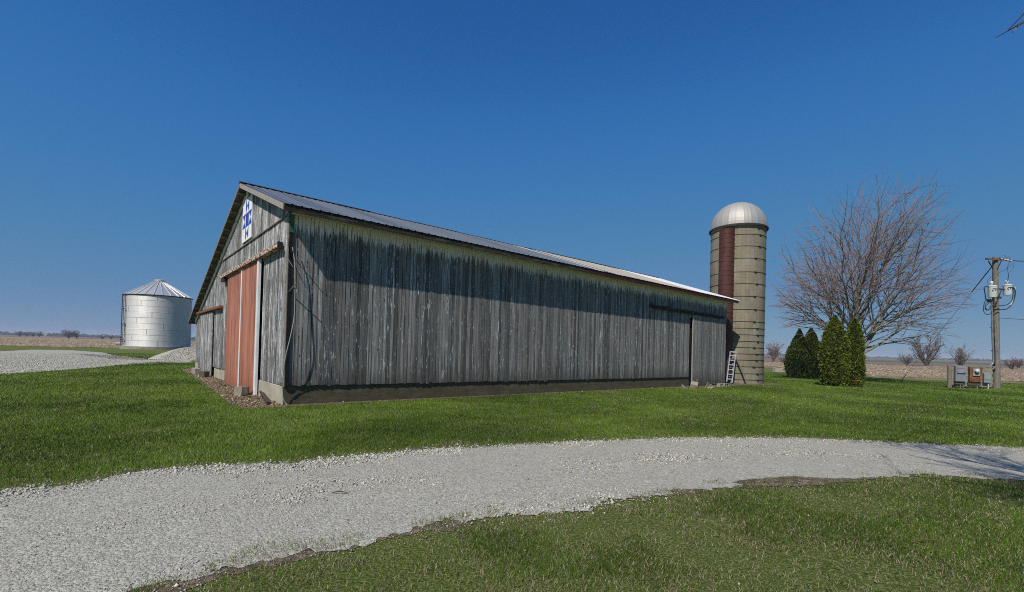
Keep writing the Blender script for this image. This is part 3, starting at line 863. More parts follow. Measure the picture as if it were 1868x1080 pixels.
# conduit that hangs off the barn corner, on stand-off rods
cb = empty('drop_cable', (C0.x, C0.y, 0), TH, 'loose pale service cable looping down the near corner of the barn', 'cable')
m = MB()
pts = [(-0.03, 0.0, 4.38), (-0.10, -0.06, 4.30), (-0.13, -0.12, 4.02), (-0.05, -0.16, 3.78), (0.07, -0.17, 3.60)]
m.tube(smooth_line([Vector(p) for p in pts], 5), 0.009, 6)
pts = [(0.05, -0.12, 4.12), (0.10, -0.17, 3.75), (0.12, -0.2, 3.2), (0.12, -0.24, 2.4), (0.05, -0.28, 1.9), (-0.06, -0.26, 1.3), (-0.09, -0.16, 0.8), (-0.07, -0.09, 0.45), (-0.03, -0.07, 0.15), (0.06, -0.1, 0.0)]
m.tube(smooth_line([Vector(p) for p in pts], 6), 0.013, 8)
m.build('cable', M['cable'], cb, smooth=True)
m = MB(); m.tube([(0.03, 0, 3.98), (0.06, -0.36, 4.02)], 0.012, 6); m.build('standoff_rod', M['dark_metal'], cb)
m = MB(); m.tube([(0.02, 0, 2.95), (0.10, -0.34, 3.15)], 0.014, 6); m.build('standoff_rod', M['oldwood'], cb)

# ------------------------------------------------------------------ loose pieces along the barn
def rock_block(name, px, py, dims, rz, label, mat, cat='block', tilt=(0, 0), z=0.0, jit=0.012, group=None, bevel=0.01):
    p = gp(px, py)
    m = MB(); m.box((0, 0, dims[2] / 2), dims, None, 0, jit)
    o = m.build(name, mat, bevel=bevel)
    o.location = (p.x, p.y, p.z + z); o.rotation_euler = (tilt[0], tilt[1], rz)
    return tag(o, label, cat, group)
rock_block('concrete_block', 441, 721, (0.72, 0.2, 0.26), TH + R(62), 'large tan concrete block lying in front of the red sliding doors', M['block'], tilt=(0, R(4)))
rock_block('concrete_block', 357, 683, (0.2, 0.85, 0.3), TH + R(4), 'grey concrete block on the soil by the far end of the gable wall', M['block'])
rock_block('concrete_block', 372, 688, (0.22, 0.45, 0.26), TH + R(20), 'small dark stained block beside the foot of the small plank door', M['found_dark'])
def hollow_block(px, py, rz, label):
    p = gp(px, py); m = MB()
    m.bx(-0.2, 0.2, -0.1, -0.07, 0, 0.19); m.bx(-0.2, 0.2, 0.07, 0.1, 0, 0.19)
    for x in (-0.185, 0, 0.185): m.bx(x - 0.015, x + 0.015, -0.069, 0.069, 0, 0.19)
    o = m.build('cinder_block', M['block']); o.location = (p.x, p.y, p.z + 0.1); o.rotation_euler = (R(90), 0, rz)
    return tag(o, label, 'block', 'hollow cinder blocks under the plank door')
hollow_block(1310, 706.0, TH + R(6), 'hollow cinder block lying on its side under the plank door, nearer the scrap boards')
hollow_block(1320, 705.3, TH - R(4), 'hollow cinder block lying on its side under the plank door, nearer the stepladder')
rock_block('concrete_block', 1265, 707.5, (0.5, 0.36, 0.22), TH + R(25), 'tan tilted stone block at the corner of the side door opening', M['block'], tilt=(R(12), R(-16)), z=0.04)
rock_block('concrete_block', 1296, 708.0, (0.55, 0.3, 0.05), TH + R(10), 'flat pale stone slab in the rubble below the plank door', M['found'], jit=0.02)
rock_block('brick', 1266, 710.0, (0.22, 0.11, 0.07), TH + R(30), 'broken orange red brick in the rubble below the tilted stone', M['brick'], 'brick')
def scrap(name, p0, p1, w, h, mat, label, cat='board', bend=0.0):
    m = MB(); p0, p1 = Vector(p0), Vector(p1)
    mid = (p0 + p1) / 2 + Vector((0, 0, bend))
    m.beam(Vector((0, 0, 0)), mid - p0, w, h); m.beam(mid - p0, p1 - p0, w * 0.98, h * 0.98)
    o = m.build(name, mat); o.location = p0
    return tag(o, label, cat)
def g3(px, py, dz=0.0): p = gp(px, py); return Vector((p.x, p.y, p.z + dz))
scrap('scrap_board', g3(1268, 709.0, 0.03), g3(1272, 706.0, 0.42), 0.09, 0.03, M['brownscrap'], 'short brown board propped up beside the tilted stone block')
scrap('scrap_board', g3(1286, 709.0, 0.02), g3(1292, 706.0, 0.26), 0.06, 0.03, M['plank'], 'pale splintered stick leaning under the middle of the plank door')
scrap('scrap_board', g3(1244, 708.0, 0.16), g3(1254, 710.0, 0.02), 0.10, 0.03, M['oldwood'], 'curled grey strip of wood left of the rubble by the foundation', bend=-0.05)
scrap('scrap_board', g3(1292, 707.0, 0.12), g3(1301, 707.5, 0.05), 0.07, 0.05, M['plank'], 'dark bent scrap of wood beside the cinder blocks', bend=0.09)
scrap('downspout', g3(476, 722, 0.13), g3(490, 739, 0.05), 0.09, 0.07, M['gutter'], 'short dark brown downspout piece slanting from the white door trim to the soil', 'downspout')

# ------------------------------------------------------------------ silo
SR = 1.70
sd_ = ray(1341, 690); SY = 31.6
scx, scy = sd_.x / sd_.y * SY, SY
scz = gz(scx, scy)
silo = empty('silo', (scx, scy, scz), 0, 'tall tan concrete silo with a domed metal cap and dark red chute behind the barn', 'silo')
def silo_h(py): return at(1345, py, SY - SR * 0.95).z - scz
rim_h = silo_h(409)
m = MB(); m.lathe([(SR, -0.3), (SR, rim_h)], 72); m.build('stave_wall', M['silo'], silo, smooth=True)
hz = [190, 225, 287, 352, 425, 488, 555, 625, 690, 725, 760, 795, 828, 862, 895, 930, 967, 1000]
view = Vector((-scx, -scy)).normalized(); left = Vector((view.y, -view.x))
va = math.atan2(view.y, view.x)
for i, y_ in enumerate(hz):
    h = silo_h(350 + y_ / 2.92)
    m = MB(); m.lathe([(SR + 0.002, h - 0.014), (SR + 0.022, h - 0.009), (SR + 0.022, h + 0.009), (SR + 0.002, h + 0.014)], 72)
    la = va + 0.75 + random.uniform(-.12, .12)
    c_ = Vector((math.cos(la), math.sin(la))) * (SR + 0.03)
    m.box((c_.x, c_.y, h), (0.06, 0.16, 0.06), Matrix.Rotation(la, 3, 'Z'))
    m.build('hoop', M['hoop'], silo, smooth=True)
# dome
dome_h = at(1346, 371, SY).z - scz - rim_h
prof = [(SR + 0.10, rim_h - 0.06), (SR + 0.11, rim_h + 0.0)]
m = MB(); m.lathe([(SR - 0.01, rim_h - 0.02), (SR + 0.13, rim_h - 0.07), (SR + 0.13, rim_h + 0.02), (SR + 0.04, rim_h + 0.10)], 72); m.build('dome_rim', M['hoop'], silo, smooth=True)
m = MB(); N = 96; rows = 14; vs = []
for i in range(rows + 1):
    a = (math.pi / 2) * i / rows
    for j in range(N):
        rib = 1.008 if j % 4 == 0 else 1.0
        r = (SR + 0.05) * math.cos(a) * rib
        r = max(r, 0.05)
        vs.append((r * math.cos(2 * math.pi * j / N), r * math.sin(2 * math.pi * j / N), rim_h + 0.05 + (dome_h - 0.05) * math.sin(a) ** 0.93))
m.add(vs, [(i * N + j, i * N + (j + 1) % N, (i + 1) * N + (j + 1) % N, (i + 1) * N + j) for i in range(rows) for j in range(N)])
m.add([(0.05 * math.cos(2 * math.pi * j / 8), 0.05 * math.sin(2 * math.pi * j / 8), rim_h + dome_h) for j in range(8)], [tuple(range(8))])
m.build('dome', M['dome'], silo, smooth=False)
# chute
ch = view * (math.cos(R(21)) * (SR + 0.12)) + left * (math.sin(R(21)) * (SR + 0.12))
ch_top = silo_h(420); CR_ = 0.46
m = MB(); prof = []; z = 0.4
while z < ch_top - 0.06:
    prof += [(CR_, z), (CR_, z + 0.26), (CR_ + 0.014, z + 0.265), (CR_ + 0.014, z + 0.29)]; z += 0.30
prof += [(CR_, ch_top - 0.02), (0.3, ch_top + 0.03), (0.02, ch_top + 0.05)]
m.lathe(prof, 32, c=(ch.x, ch.y, 0)); m.build('chute', M['chute'], silo, smooth=True)

# stepladder folded against the silo
lp = gp(1328, 698.5); lp2 = gp(1335.2, 697.6)
ldr = empty('stepladder', (0, 0, 0), 0, 'folded silver aluminium stepladder leaning in the gap between barn and silo', 'ladder')
Yl = 31.8 - 2.7
def L3(px, py, Y): return at(px, py, Y)
bl0, br0 = L3(1325.5, 696.5, Yl), L3(1335.2, 697.5, Yl)
tl0, tr0 = L3(1332, 641.5, Yl + 0.55), L3(1342.3, 642.5, Yl + 0.55)
for p, q_ in ((bl0, tl0), (br0, tr0)):
    m = MB(); m.beam(p, q_, 0.035, 0.075, upv=(0, 1, 0)); m.build('side_rail', M['alu'], ldr)
for i in range(6):
    t_ = 0.10 + i * 0.155
    m = MB(); a_, b_ = bl0.lerp(tl0, t_), br0.lerp(tr0, t_)
    m.beam(a_, b_, 0.085, 0.055, upv=(0, 0, 1)); m.build('step', M['alu'], ldr)
m = MB(); m.beam(tl0 + Vector((-.02, 0, 0)), tr0 + Vector((.02, 0, 0)), 0.16, 0.07); m.build('top_cap', M['alu'], ldr)
off = Vector((0.05, 0.16, 0))
for p, q_ in ((bl0, tl0), (br0, tr0)):
    m = MB(); m.beam(p + off, q_ + off * 0.5, 0.025, 0.04, upv=(0, 1, 0)); m.build('rear_rail', M['alu'], ldr)
for i in range(3):
    t_ = 0.18 + i * 0.3
    m = MB(); m.beam(bl0.lerp(tl0, t_) + off, br0.lerp(tr0, t_) + off, 0.02, 0.03); m.build('brace', M['alu'], ldr)
pk0 = L3(1363.5, 697.5, SY - SR - 0.35); pk1 = L3(1343, 652, SY - SR - 0.06)
scrap('leaning_plank', pk0, pk1, 0.12, 0.06, M['plank'], 'dark grey timber leaning diagonally against the foot of the silo', 'plank')

# ------------------------------------------------------------------ grain bin
BR = 4.2
bd = ray(287, 636); k = 90 / math.hypot(bd.x, bd.y); bcx, bcy = bd.x * k, bd.y * k
gbin = empty('grain_bin', (bcx, bcy, 0), math.atan2(-bcy, -bcx), 'round shiny galvanised grain bin with a conical ribbed roof beyond the gravel yard', 'grain bin')
wall0, wall1, apex = 0.42, 8.0, 10.55
m = MB(); m.lathe([(BR + 0.28, -0.2), (BR + 0.28, wall0), (BR - 0.2, wall0 + 0.003)], 64); m.build('footing', M['bin_found'], gbin, smooth=True)
m = MB(); prof = []
nr = 84
for i in range(nr * 4 + 1):
    z = wall0 + (wall1 - wall0) * i / (nr * 4)
    prof.append((BR + 0.014 * math.sin(i * math.pi / 2), z))
m.lathe(prof, 128)
nrings = 9
for i in range(1, nrings):
    z = wall0 + (wall1 - wall0) * i / nrings
    m.lathe([(BR + 0.010, z - 0.02), (BR + 0.018, z - 0.012), (BR + 0.018, z + 0.012), (BR + 0.01, z + 0.02)], 128)
for i in range(nrings):
    z0 = wall0 + (wall1 - wall0) * i / nrings; z1 = z0 + (wall1 - wall0) / nrings
    for j in range(5):
        a = (j + (i * 0.37) % 1.0) * 2 * math.pi / 5
        m.box((math.cos(a) * (BR + 0.012), math.sin(a) * (BR + 0.012), (z0 + z1) / 2), (0.02, 0.05, z1 - z0 - 0.06), Matrix.Rotation(a, 3, 'Z'), 1)
m.build('bin_wall', [M['bin'], simple('seam_bolts', (0.56, 0.56, 0.56), 0.56, 0.8, bump=0)], gbin, smooth=True)
m = MB(); m.lathe([(BR + 0.12, wall1 - 0.02), (BR + 0.12, wall1 + 0.05), (0.62, apex - 0.17), (0.62, apex)], 64)
m.lathe([(0.70, apex - 0.12), (0.72, apex + 0.05), (0.5, apex + 0.17), (0.02, apex + 0.22)], 32)
m.build('bin_roof', M['binroof'], gbin, smooth=True)
for j in range(26):
    a = 2 * math.pi * (j + 0.4) / 26; ca, sa = math.cos(a), math.sin(a)
    m = MB(); m.beam((ca * (BR + 0.14), sa * (BR + 0.14), wall1 + 0.07), (ca * 0.64, sa * 0.64, apex - 0.13), 0.07, 0.10)
    m.build('roof_rib', M['binrib'], gbin)
m = MB(); m.lathe([(BR + 0.03, wall1 - 0.10), (BR + 0.16, wall1 - 0.03), (BR + 0.16, wall1 + 0.02)], 64); m.build('eave_rim', M['dark_metal'], gbin, smooth=True)
# roof ladders (short panels) and side ladder with cage hoops
def bin_side_ladder(a0):
    m = MB()
    for da in (-0.055, 0.055):
        a = a0 + da; c_, s_ = math.cos(a), math.sin(a)
        m.beam((c_ * (BR + 0.16), s_ * (BR + 0.16), wall0 + 0.1), (c_ * (BR + 0.16), s_ * (BR + 0.16), wall1 + 0.1), 0.05, 0.05)
    z = wall0 + 0.3
    while z < wall1:
        p = [(math.cos(a0 + d) * (BR + 0.16), math.sin(a0 + d) * (BR + 0.16), z) for d in (-0.055, 0.055)]
        m.beam(p[0], p[1], 0.03, 0.035); z += 0.30
    for z in (wall0 + 0.9, wall0 + 3.2, wall0 + 5.4):
        p = [(math.cos(a0 + d) * (BR + 0.2), math.sin(a0 + d) * (BR + 0.2), z) for d in (-0.06, 0.06)]
        m.beam(p[0], p[1], 0.1, 0.1)
    m.build('ladder', M['dark_metal'], gbin)
bin_side_ladder(-R(66)); bin_side_ladder(-R(80))
m = MB(); m.tube([(math.cos(-R(84)) * (BR + .2), math.sin(-R(84)) * (BR + .2), 0.75), (math.cos(-R(84)) * (BR + .75), math.sin(-R(84)) * (BR + .75), 0.75)], 0.16, 12); m.build('unload_spout', M['trafo'], gbin)

# gravel pile
pp = gp(322, 656)
N = 40; rows = 18; vs = [(0, 0, 0)]
m = MB(); vs = []
prnd = random.Random(9)
for i in range(rows + 1):
    t_ = i / rows
    for j in range(N):
        a = 2 * math.pi * j / N
        rr = (2.3 + 0.25 * math.sin(a * 2 + 1) + 0.12 * math.sin(a * 5)) * t_
        hgt = 1.0 * (1 - t_ ** 1.6) + prnd.uniform(-.025, .025) - 0.02
        vs.append((rr * math.cos(a) * 1.18, rr * math.sin(a), max(hgt, -0.05)))
m.add(vs, [(i * N + j, i * N + (j + 1) % N, (i + 1) * N + (j + 1) % N, (i + 1) * N + j) for i in range(rows) for j in range(N)])
pile = m.build('gravel_pile', M['gravel'], smooth=True); pile.location = pp + Vector((0.2, 1.2, 0))
tag(pile, 'low mound of pale crushed gravel heaped in front of the grain bin beside the barn', 'gravel pile')

# ------------------------------------------------------------------ evergreen shrubs
def arborvitae(name, px, py, Y, hgt, rad, label, seed, blunt=2.4, dead=False, group=None):
    r_ = np.random.default_rng(seed)
    p = ray(px, py); x = p.x / p.y * Y; z0 = gz(x, Y)
    e = empty(name, (x, Y, z0), 0, label, 'evergreen shrub', group)
    def radius(t): return rad * np.clip(np.where(t < 0.2, 0.78 + t * 1.1, 1.0 - ((t - 0.2) / 0.8) ** blunt), 0.02, 1)
    ph = r_.uniform(0, 6.28, 6)
    def lump(a, t):
        return 1 + 0.08 * np.sin(2 * a + 7 * t + ph[0]) + 0.09 * np.sin(5 * a - 17 * t + ph[1]) * np.sin(23 * t + 3 * a + ph[4]) + 0.10 * np.sin(8 * a + 29 * t + ph[2]) * np.sin(37 * t - 5 * a + ph[5]) + 0.07 * np.sin(15 * a - 47 * t + ph[3])
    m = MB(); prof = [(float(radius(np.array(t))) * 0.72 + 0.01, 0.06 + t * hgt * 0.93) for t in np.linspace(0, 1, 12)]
    m.lathe(prof, 20); m.build('trunk', M['arbor_core'], e)  # filler core in the shrub's shape, not a stem; painted as inner shade
    n = 15000
    t = r_.random(n) ** 1.15; a = r_.uniform(0, 2 * math.pi, n)
    # clumps: quantise toward clump centres so that sprays bunch
    rr = radius(t) * lump(a, t) * (0.72 + 0.30 * r_.random(n) ** 0.5)
    stick = r_.random(n) < 0.07; rr = np.where(stick, rr * (1 + 0.14 * r_.random(n)), rr)
    c = np.stack([rr * np.cos(a), rr * np.sin(a), 0.05 + t * hgt * (1 + r_.normal(0, 0.006, n))], 1)
    outd = np.stack([np.cos(a), np.sin(a), np.zeros(n)], 1)
    d = outd * r_.uniform(0.15, 0.9, (n, 1)) + np.array([0, 0, 1.0]) * r_.uniform(0.3, 1.0, (n, 1)) + r_.normal(0, 0.35, (n, 3))
    d /= np.linalg.norm(d, axis=1, keepdims=True)
    s = np.cross(d, outd + r_.normal(0, 0.8, (n, 3))); s /= np.linalg.norm(s, axis=1, keepdims=True) + 1e-9
    L = r_.uniform(0.07, 0.16, (n, 1)) * (hgt / 4.4); w = L * r_.uniform(0.22, 0.42, (n, 1))
    v = np.stack([c - s * w * 0.35, c + s * w * 0.35, c + d * L * 0.6 + s * w, c + d * L, c + d * L * 0.55 - s * w], 1).reshape(-1, 3)
    idx = np.arange(n)[:, None] * 5 + np.array([[0, 1, 2, 3, 4]])
    o = np_mesh('foliage', v, idx.ravel(), np.full(n, 5), M['arbor']); o.parent = e
    if dead:
        m = MB()
        for i in range(40):
            a_ = va_ = math.atan2(-Y, -x) + random.uniform(-.3, .3) + 0.25
            zc = random.uniform(0.25, 0.6); rr_ = rad * 0.98
            q0 = Vector((math.cos(a_) * rr_, math.sin(a_) * rr_, zc)); dv = Vector((random.uniform(-.1, .1), random.uniform(-.1, .1), random.uniform(-.05, .12)))
            m.add([q0, q0 + dv, q0 + dv * 0.6 + Vector((0.03, 0, 0.03))], [(0, 1, 2)])
        m.build('dead_sprays', M['deadspray'], e)
    return e
GA = 'clipped evergreen shrubs in front of the bare tree'
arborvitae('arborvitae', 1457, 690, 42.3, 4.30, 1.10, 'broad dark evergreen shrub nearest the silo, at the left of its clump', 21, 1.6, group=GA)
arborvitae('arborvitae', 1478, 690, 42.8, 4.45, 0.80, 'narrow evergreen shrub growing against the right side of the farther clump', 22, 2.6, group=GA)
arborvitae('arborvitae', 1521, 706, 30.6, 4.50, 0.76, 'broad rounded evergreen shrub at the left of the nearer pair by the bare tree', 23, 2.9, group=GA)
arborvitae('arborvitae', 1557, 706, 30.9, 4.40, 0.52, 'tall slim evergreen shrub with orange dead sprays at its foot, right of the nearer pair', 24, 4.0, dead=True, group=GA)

# ------------------------------------------------------------------ bare trees
def grow_tree(seed, stems, spec, env=None, *, k=(8, 6, 4, 3), up=(0.03, 0.04, 0.05, 0.06), wob=(0.05, 0.09, 0.13, 0.16), minr=0.006, spread=(26, 50), ban=None):
    """stems: (start, dir, length, radius); spec per level: (children, length ratio, radius ratio, first u)"""
    rn = random.Random(seed)
    outs = [MB() for _ in range(3)]
    def reach(p, d):
        d = d.normalized(); q = [(p[j] - env[0][j]) / env[1][j] for j in range(3)]; v = [d[j] / env[1][j] for j in range(3)]
        a = sum(x * x for x in v); b = sum(x * y for x, y in zip(q, v)); c = sum(x * x for x in q) - 1
        D = b * b - a * c
        return (-b + math.sqrt(D)) / a if D > 0 else 0.0
    def grow(p, d, L, r, lvl):
        L0 = L
        if env:
            rc = max(reach(p, d), 0.0)
            L = min(rc * (rn.uniform(0.92, 1.06) if lvl == 0 else rn.uniform(0.38, 0.95)), 99 if lvl < 2 else L) + 0.25
            if lvl == 1: L0 = 5.5
        n = max(3, min(9, int(L / (0.9 if lvl == 0 else 0.5)) + 2))
        pts, rad = [p.copy()], [r]
        dd = d.normalized()
        for i in range(n):
            dd = (dd + Vector((rn.gauss(0, wob[lvl]), rn.gauss(0, wob[lvl]), rn.gauss(0, wob[lvl] * 0.7) + up[lvl]))).normalized()
            nx = pts[-1] + dd * (L / n)
            if ban and i > 0 and ban(nx): n = i; break
            pts.append(nx); rad.append(max(minr * 0.7, r * (1 - 0.86 * (i + 1) / n)))
        outs[min(lvl, 2)].tube(pts, rad, k[lvl], cap=False)
        if lvl >= len(spec): return
        nc, lr, rr, u0 = spec[lvl]
        nc = max(2, int(round(nc * min(1.0, (L / L0) ** 0.8))))
        for c in range(nc):
            u = u0 + (1 - u0) * (c + rn.random()) / nc
            f = u * n; i = min(int(f), n - 1); q = pts[i].lerp(pts[i + 1], f - i)
            ax = (pts[i + 1] - pts[i]).normalized()
            per = ax.orthogonal().normalized(); per = Matrix.Rotation(rn.uniform(0, 2 * math.pi), 3, ax) @ per
            ang = R(rn.uniform(*spread))
            cd = ax * math.cos(ang) + per * math.sin(ang)
            if cd.z < -0.25: cd.z *= 0.3
            r_here = rad[i] + (rad[i + 1] - rad[i]) * (f - i)
            grow(q, cd, L * lr * (1.15 - 0.62 * u) * rn.uniform(0.7, 1.25), max(minr, min(r_here * 0.8, r * rr)), lvl + 1)
    for s in stems: grow(Vector(s[0]), Vector(s[1]), s[2], s[3], 0)
    return outs

def place_tree(name, outs, loc, label, mats, group=None, rz=0.0, cat='tree'):
    e = empty(name, loc, rz, label, cat, group)
    outs[0].build('trunk', mats[0], e, smooth=True)
    m = MB(); nb = len(outs[1].f)
    m.v = outs[1].v + outs[2].v; m.f = outs[1].f + [tuple(i + len(outs[1].v) for i in f) for f in outs[2].f]; m.mi = [0] * nb + [1] * len(outs[2].f)
    m.build('crown', [mats[0], mats[1]], e)
    return e

TY = 36.5; tr_ = ray(1563, 690); tx = tr_.x / tr_.y * TY
stems = []
S0 = Vector((0, 0, -0.2))
def stm(dx, dy, dz, L, r, z0=1.6, x0=0.0):
    stems.append((Vector((x0, 0, z0)), Vector((dx, dy, dz)), L, r))
def fork_tree(seed, stems, env, minr=0.0065, seg=0.55, keep=0.885, side=(0.48, 0.75)):
    rn = random.Random(seed); outs = [MB() for _ in range(3)]
    def chain(p, d, r, lvl, k):
        pts, rad, kids = [p.copy()], [r], []
        d = d.normalized(); az = rn.uniform(0, 6.28)
        while r > minr:
            L = seg * rn.uniform(0.7, 1.3) * (0.55 + 0.6 * min(1, r / 0.05))
            out = Vector((pts[-1].x - env[0][0], pts[-1].y - env[0][1], 0)) * 0.012
            w_ = 0.05 if r > 0.05 else 0.12
            d = (d + out + Vector((rn.gauss(0, w_), rn.gauss(0, w_), rn.gauss(0, w_) + (0.02 if lvl < 2 else -0.005)))).normalized()
            q = pts[-1] + d * L
            e = sum(((q[j] - env[0][j]) / env[1][j]) ** 2 for j in range(3))
            if e > rn.uniform(0.92, 1.14) and len(pts) > 2: break
            pts.append(q); r *= keep if lvl else keep + 0.02; rad.append(r)
            if len(pts) > (2 if lvl else 3) and rn.random() < 0.93:
                az += 2.4 + rn.gauss(0, 0.5)
                per = d.orthogonal().normalized(); per = Matrix.Rotation(az, 3, d) @ per
                an = R(rn.uniform(24, 46) if r > 0.02 else rn.uniform(28, 62))
                cd = d * math.cos(an) + per * math.sin(an)
                if cd.z < -0.15: cd.z *= 0.4
                kids.append((q, cd, r * rn.uniform(*side)))
        if len(pts) > 1:
            rad[-1] = min(rad[-1], minr * 0.8)
            outs[0 if lvl == 0 else (1 if rad[0] > 0.02 else 2)].tube(pts, rad, 8 if lvl == 0 else (5 if rad[0] > 0.02 else 3), cap=False)
        if k < 8:
            for q, cd, rr in kids: chain(q, cd, rr, lvl + 1, k + 1)
    for st_ in stems: chain(Vector(st_[0]), Vector(st_[1]), st_[3], 0, 0)
    return outs
stems.append((S0, Vector((0.02, 0, 1)), 17, 0.33))
stm(-0.10, 0.05, 1.0, 14.0, 0.18, 3.6, -0.03)
stm(0.16, -0.12, 1.0, 15.0, 0.17, 4.3, 0.05)
stm(-0.36, 0.08, 1.0, 14.0, 0.18, 1.4, -0.10)
stm(-0.62, -0.25, 0.95, 12.5, 0.12, 3.2, -0.05)
stm(-0.95, 0.2, 0.70, 10.5, 0.10, 2.8, -0.08)
stm(-1.2, -0.1, 0.35, 8.5, 0.085, 3.0, -0.08)
stm(0.36, 0.12, 1.0, 14.5, 0.19, 1.2, 0.10)
stm(0.60, -0.2, 0.95, 13.5, 0.15, 2.2, 0.12)
stm(0.85, 0.25, 0.75, 12.5, 0.12, 2.8, 0.12)
stm(1.0, -0.1, 0.42, 10.5, 0.11, 2.2, 0.12)
stm(1.1, 0.3, 0.18, 8.5, 0.085, 2.6, 0.1)
stm(0.1, -0.8, 0.9, 11.5, 0.10, 3.4)
stm(-0.1, 0.85, 0.9, 12, 0.10, 3.6)
outs = fork_tree(42, stems, ((0.65, 0, 8.2), (6.4, 6.2, 8.6)))
place_tree('bare_tree', outs, (tx, TY, gz(tx, TY)), 'large bare many-stemmed tree spreading above the evergreen shrubs', (M['bark'], M['twig']))

# tree standing just right of the viewpoint: its twigs reach in and its shadow falls on the drive
tb = Vector((8.2, -0.9, 0.0))
def near_view(q):
    w_ = q + tb - EYEP; z_ = w_.dot(FWD)
    return z_ > 0.2 and abs(w_.dot(RIGHT) / z_) < 1.16 and (w_.dot(UP) / z_) < 0.80
st2 = [(Vector((0, 0, -0.1)), Vector((0, 0, 1)), 3.0, 0.24)]
for a_, el, L in ((20, 1.4, 6.5), (75, 1.0, 6), (118, 0.75, 6.6), (160, 1.2, 6.5), (215, 0.9, 6), (265, 1.1, 6.5), (320, 0.8, 6.2), (50, 2.5, 7)):
    st2.append((Vector((0, 0, 2.2)), Vector((math.cos(R(a_)), math.sin(R(a_)), el)), L, 0.12))
outs = grow_tree(44, st2, [(11, 0.45, 0.45, 0.3), (9, 0.5, 0.5, 0.25), (7, 0.55, 0.6, 0.2)], minr=0.008, ban=near_view)
# one long bough that reaches into the corner of the view

bt = at(1832, 62, 4.4) - tb
mid_ = at(1895, 28, 3.9) - tb
for pts, rd in (([Vector((0.2, 0.1, 3.3)), Vector((-0.6, 2.0, 4.4)), at(1960, -10, 3.3) - tb, mid_, at(1850, 50, 4.25) - tb, at(1816, 69, 4.5) - tb], [0.06, 0.04, 0.012, 0.0065, 0.005, 0.003]),
                ([mid_, at(1862, 41, 4.2) - tb, at(1840, 55, 4.35) - tb], [0.0055, 0.0045, 0.004]),
                ([at(1862, 42, 4.2) - tb, at(1855, 51, 4.2) - tb, at(1846, 60, 4.2) - tb], [0.004, 0.004, 0.003]),
                ([at(1960, -10, 3.3) - tb, at(1880, 12, 3.8) - tb, at(1840, 54, 4.35) - tb], [0.007, 0.005, 0.0035])):
    outs[2].tube(pts, rd, 5)
place_tree('bare_tree', outs, tuple(tb), 'bare tree whose thin twigs hang into the top right corner of the view', (M['bark'], M['twig']))

# smaller far trees
def bush_outs(seed, h, w, dense=1.0):
    rn = random.Random(seed)
    st = []
    for i in range(9):
        a_ = 2 * math.pi * i / 9 + rn.uniform(-.3, .3); o = rn.uniform(0.25, 1.0)
        st.append((Vector((rn.uniform(-.2, .2), rn.uniform(-.2, .2), 0.02 * h)), Vector((math.cos(a_) * w / h * o * 0.62, math.sin(a_) * w / h * o * 0.62, 1)), h * rn.uniform(0.75, 1.0), 0.026 * h))
    return grow_tree(seed, st, [(int(9 * dense), 0.42, 0.5, 0.15), (int(6 * dense), 0.5, 0.6, 0.15)], k=(5, 3, 3, 3), minr=0.0055 * h)
def far_tree(name, px, py, hpx, wpx, seed, label, mats, group=None, Y=None, dense=1.0, cat='tree'):
    p = gp(px, py)
    if Y:
        d = ray(px, py); p = Vector((d.x / d.y * Y, Y, gz(d.x / d.y * Y, Y)))
    h = hpx / F * p.y * (1.3 if hpx > 25 else 1.1); w = wpx / F * p.y * 1.05
    return place_tree(name, bush_outs(seed, h, w, dense), tuple(p), label, mats, group, cat=cat)
FT = (M['fartwig'], M['fartwig']); RT = (M['redtwig'], M['redtwig'])
GF = 'bare trees out in the fields'
far_tree('bare_tree', 1690, 667, 46, 66, 51, 'broad dark bare tree in the stubble field, second from the meter boxes', FT, GF, Y=125)
far_tree('bare_tree', 1752, 664, 30, 56, 52, 'low spreading bare tree in the field right behind the meter boxes', FT, GF, Y=118)
far_tree('shrub', 1655, 667, 22, 34, 53, 'small grey bare shrub left of the broad dark field tree', FT, GF, Y=122, dense=1.3, cat='shrub')
far_tree('shrub', 1846, 673, 18, 26, 54, 'rounded reddish bare shrub in the field right of the utility pole', RT, GF, Y=116, dense=1.5, cat='shrub')
far_tree('shrub', 1858, 672, 16, 20, 55, 'small reddish bare shrub at the right edge, partly behind another', RT, GF, Y=128, dense=1.5, cat='shrub')
far_tree('bare_tree', 1411, 660, 28, 30, 56, 'small open bare tree in the gap between the silo and the evergreen shrubs', RT, GF, Y=128)
far_tree('shrub', 1428, 661, 9, 26, 57, 'low dark bush in the field beside the evergreen clump', RT, GF, Y=140, dense=1.5, cat='shrub')
far_tree('shrub', 125, 617.5, 15, 34, 58, 'large round purple grey thicket on the horizon left of the grain bin', RT, 'trees on the left horizon', Y=300, dense=1.7, cat='shrub')
for i, (px_, hh, ww, yy, lab) in enumerate([(36, 10, 17, 420, 'bare tree at the left end of the horizon group'), (49, 9, 14, 440, 'bare tree second from the left in the horizon group'), (60, 9, 16, 430, 'bare tree third from the left in the horizon group'), (72, 9.5, 13, 425, 'bare tree at the right end of the horizon group, by the white farmhouse'),
                          (187, 7.5, 15, 330, 'round reddish tree on the horizon close to the grain bin ladder'), (203, 6.5, 10, 345, 'smallest reddish tree on the horizon touching the grain bin ladder'), (140, 13, 10, 305, 'pale leaning bare tree beside the large round thicket')]):
    far_tree('bare_tree', px_, 617, hh, ww, 60 + i, lab, RT if i in (4, 5) else FT, 'trees on the left horizon', Y=yy, dense=1.3)

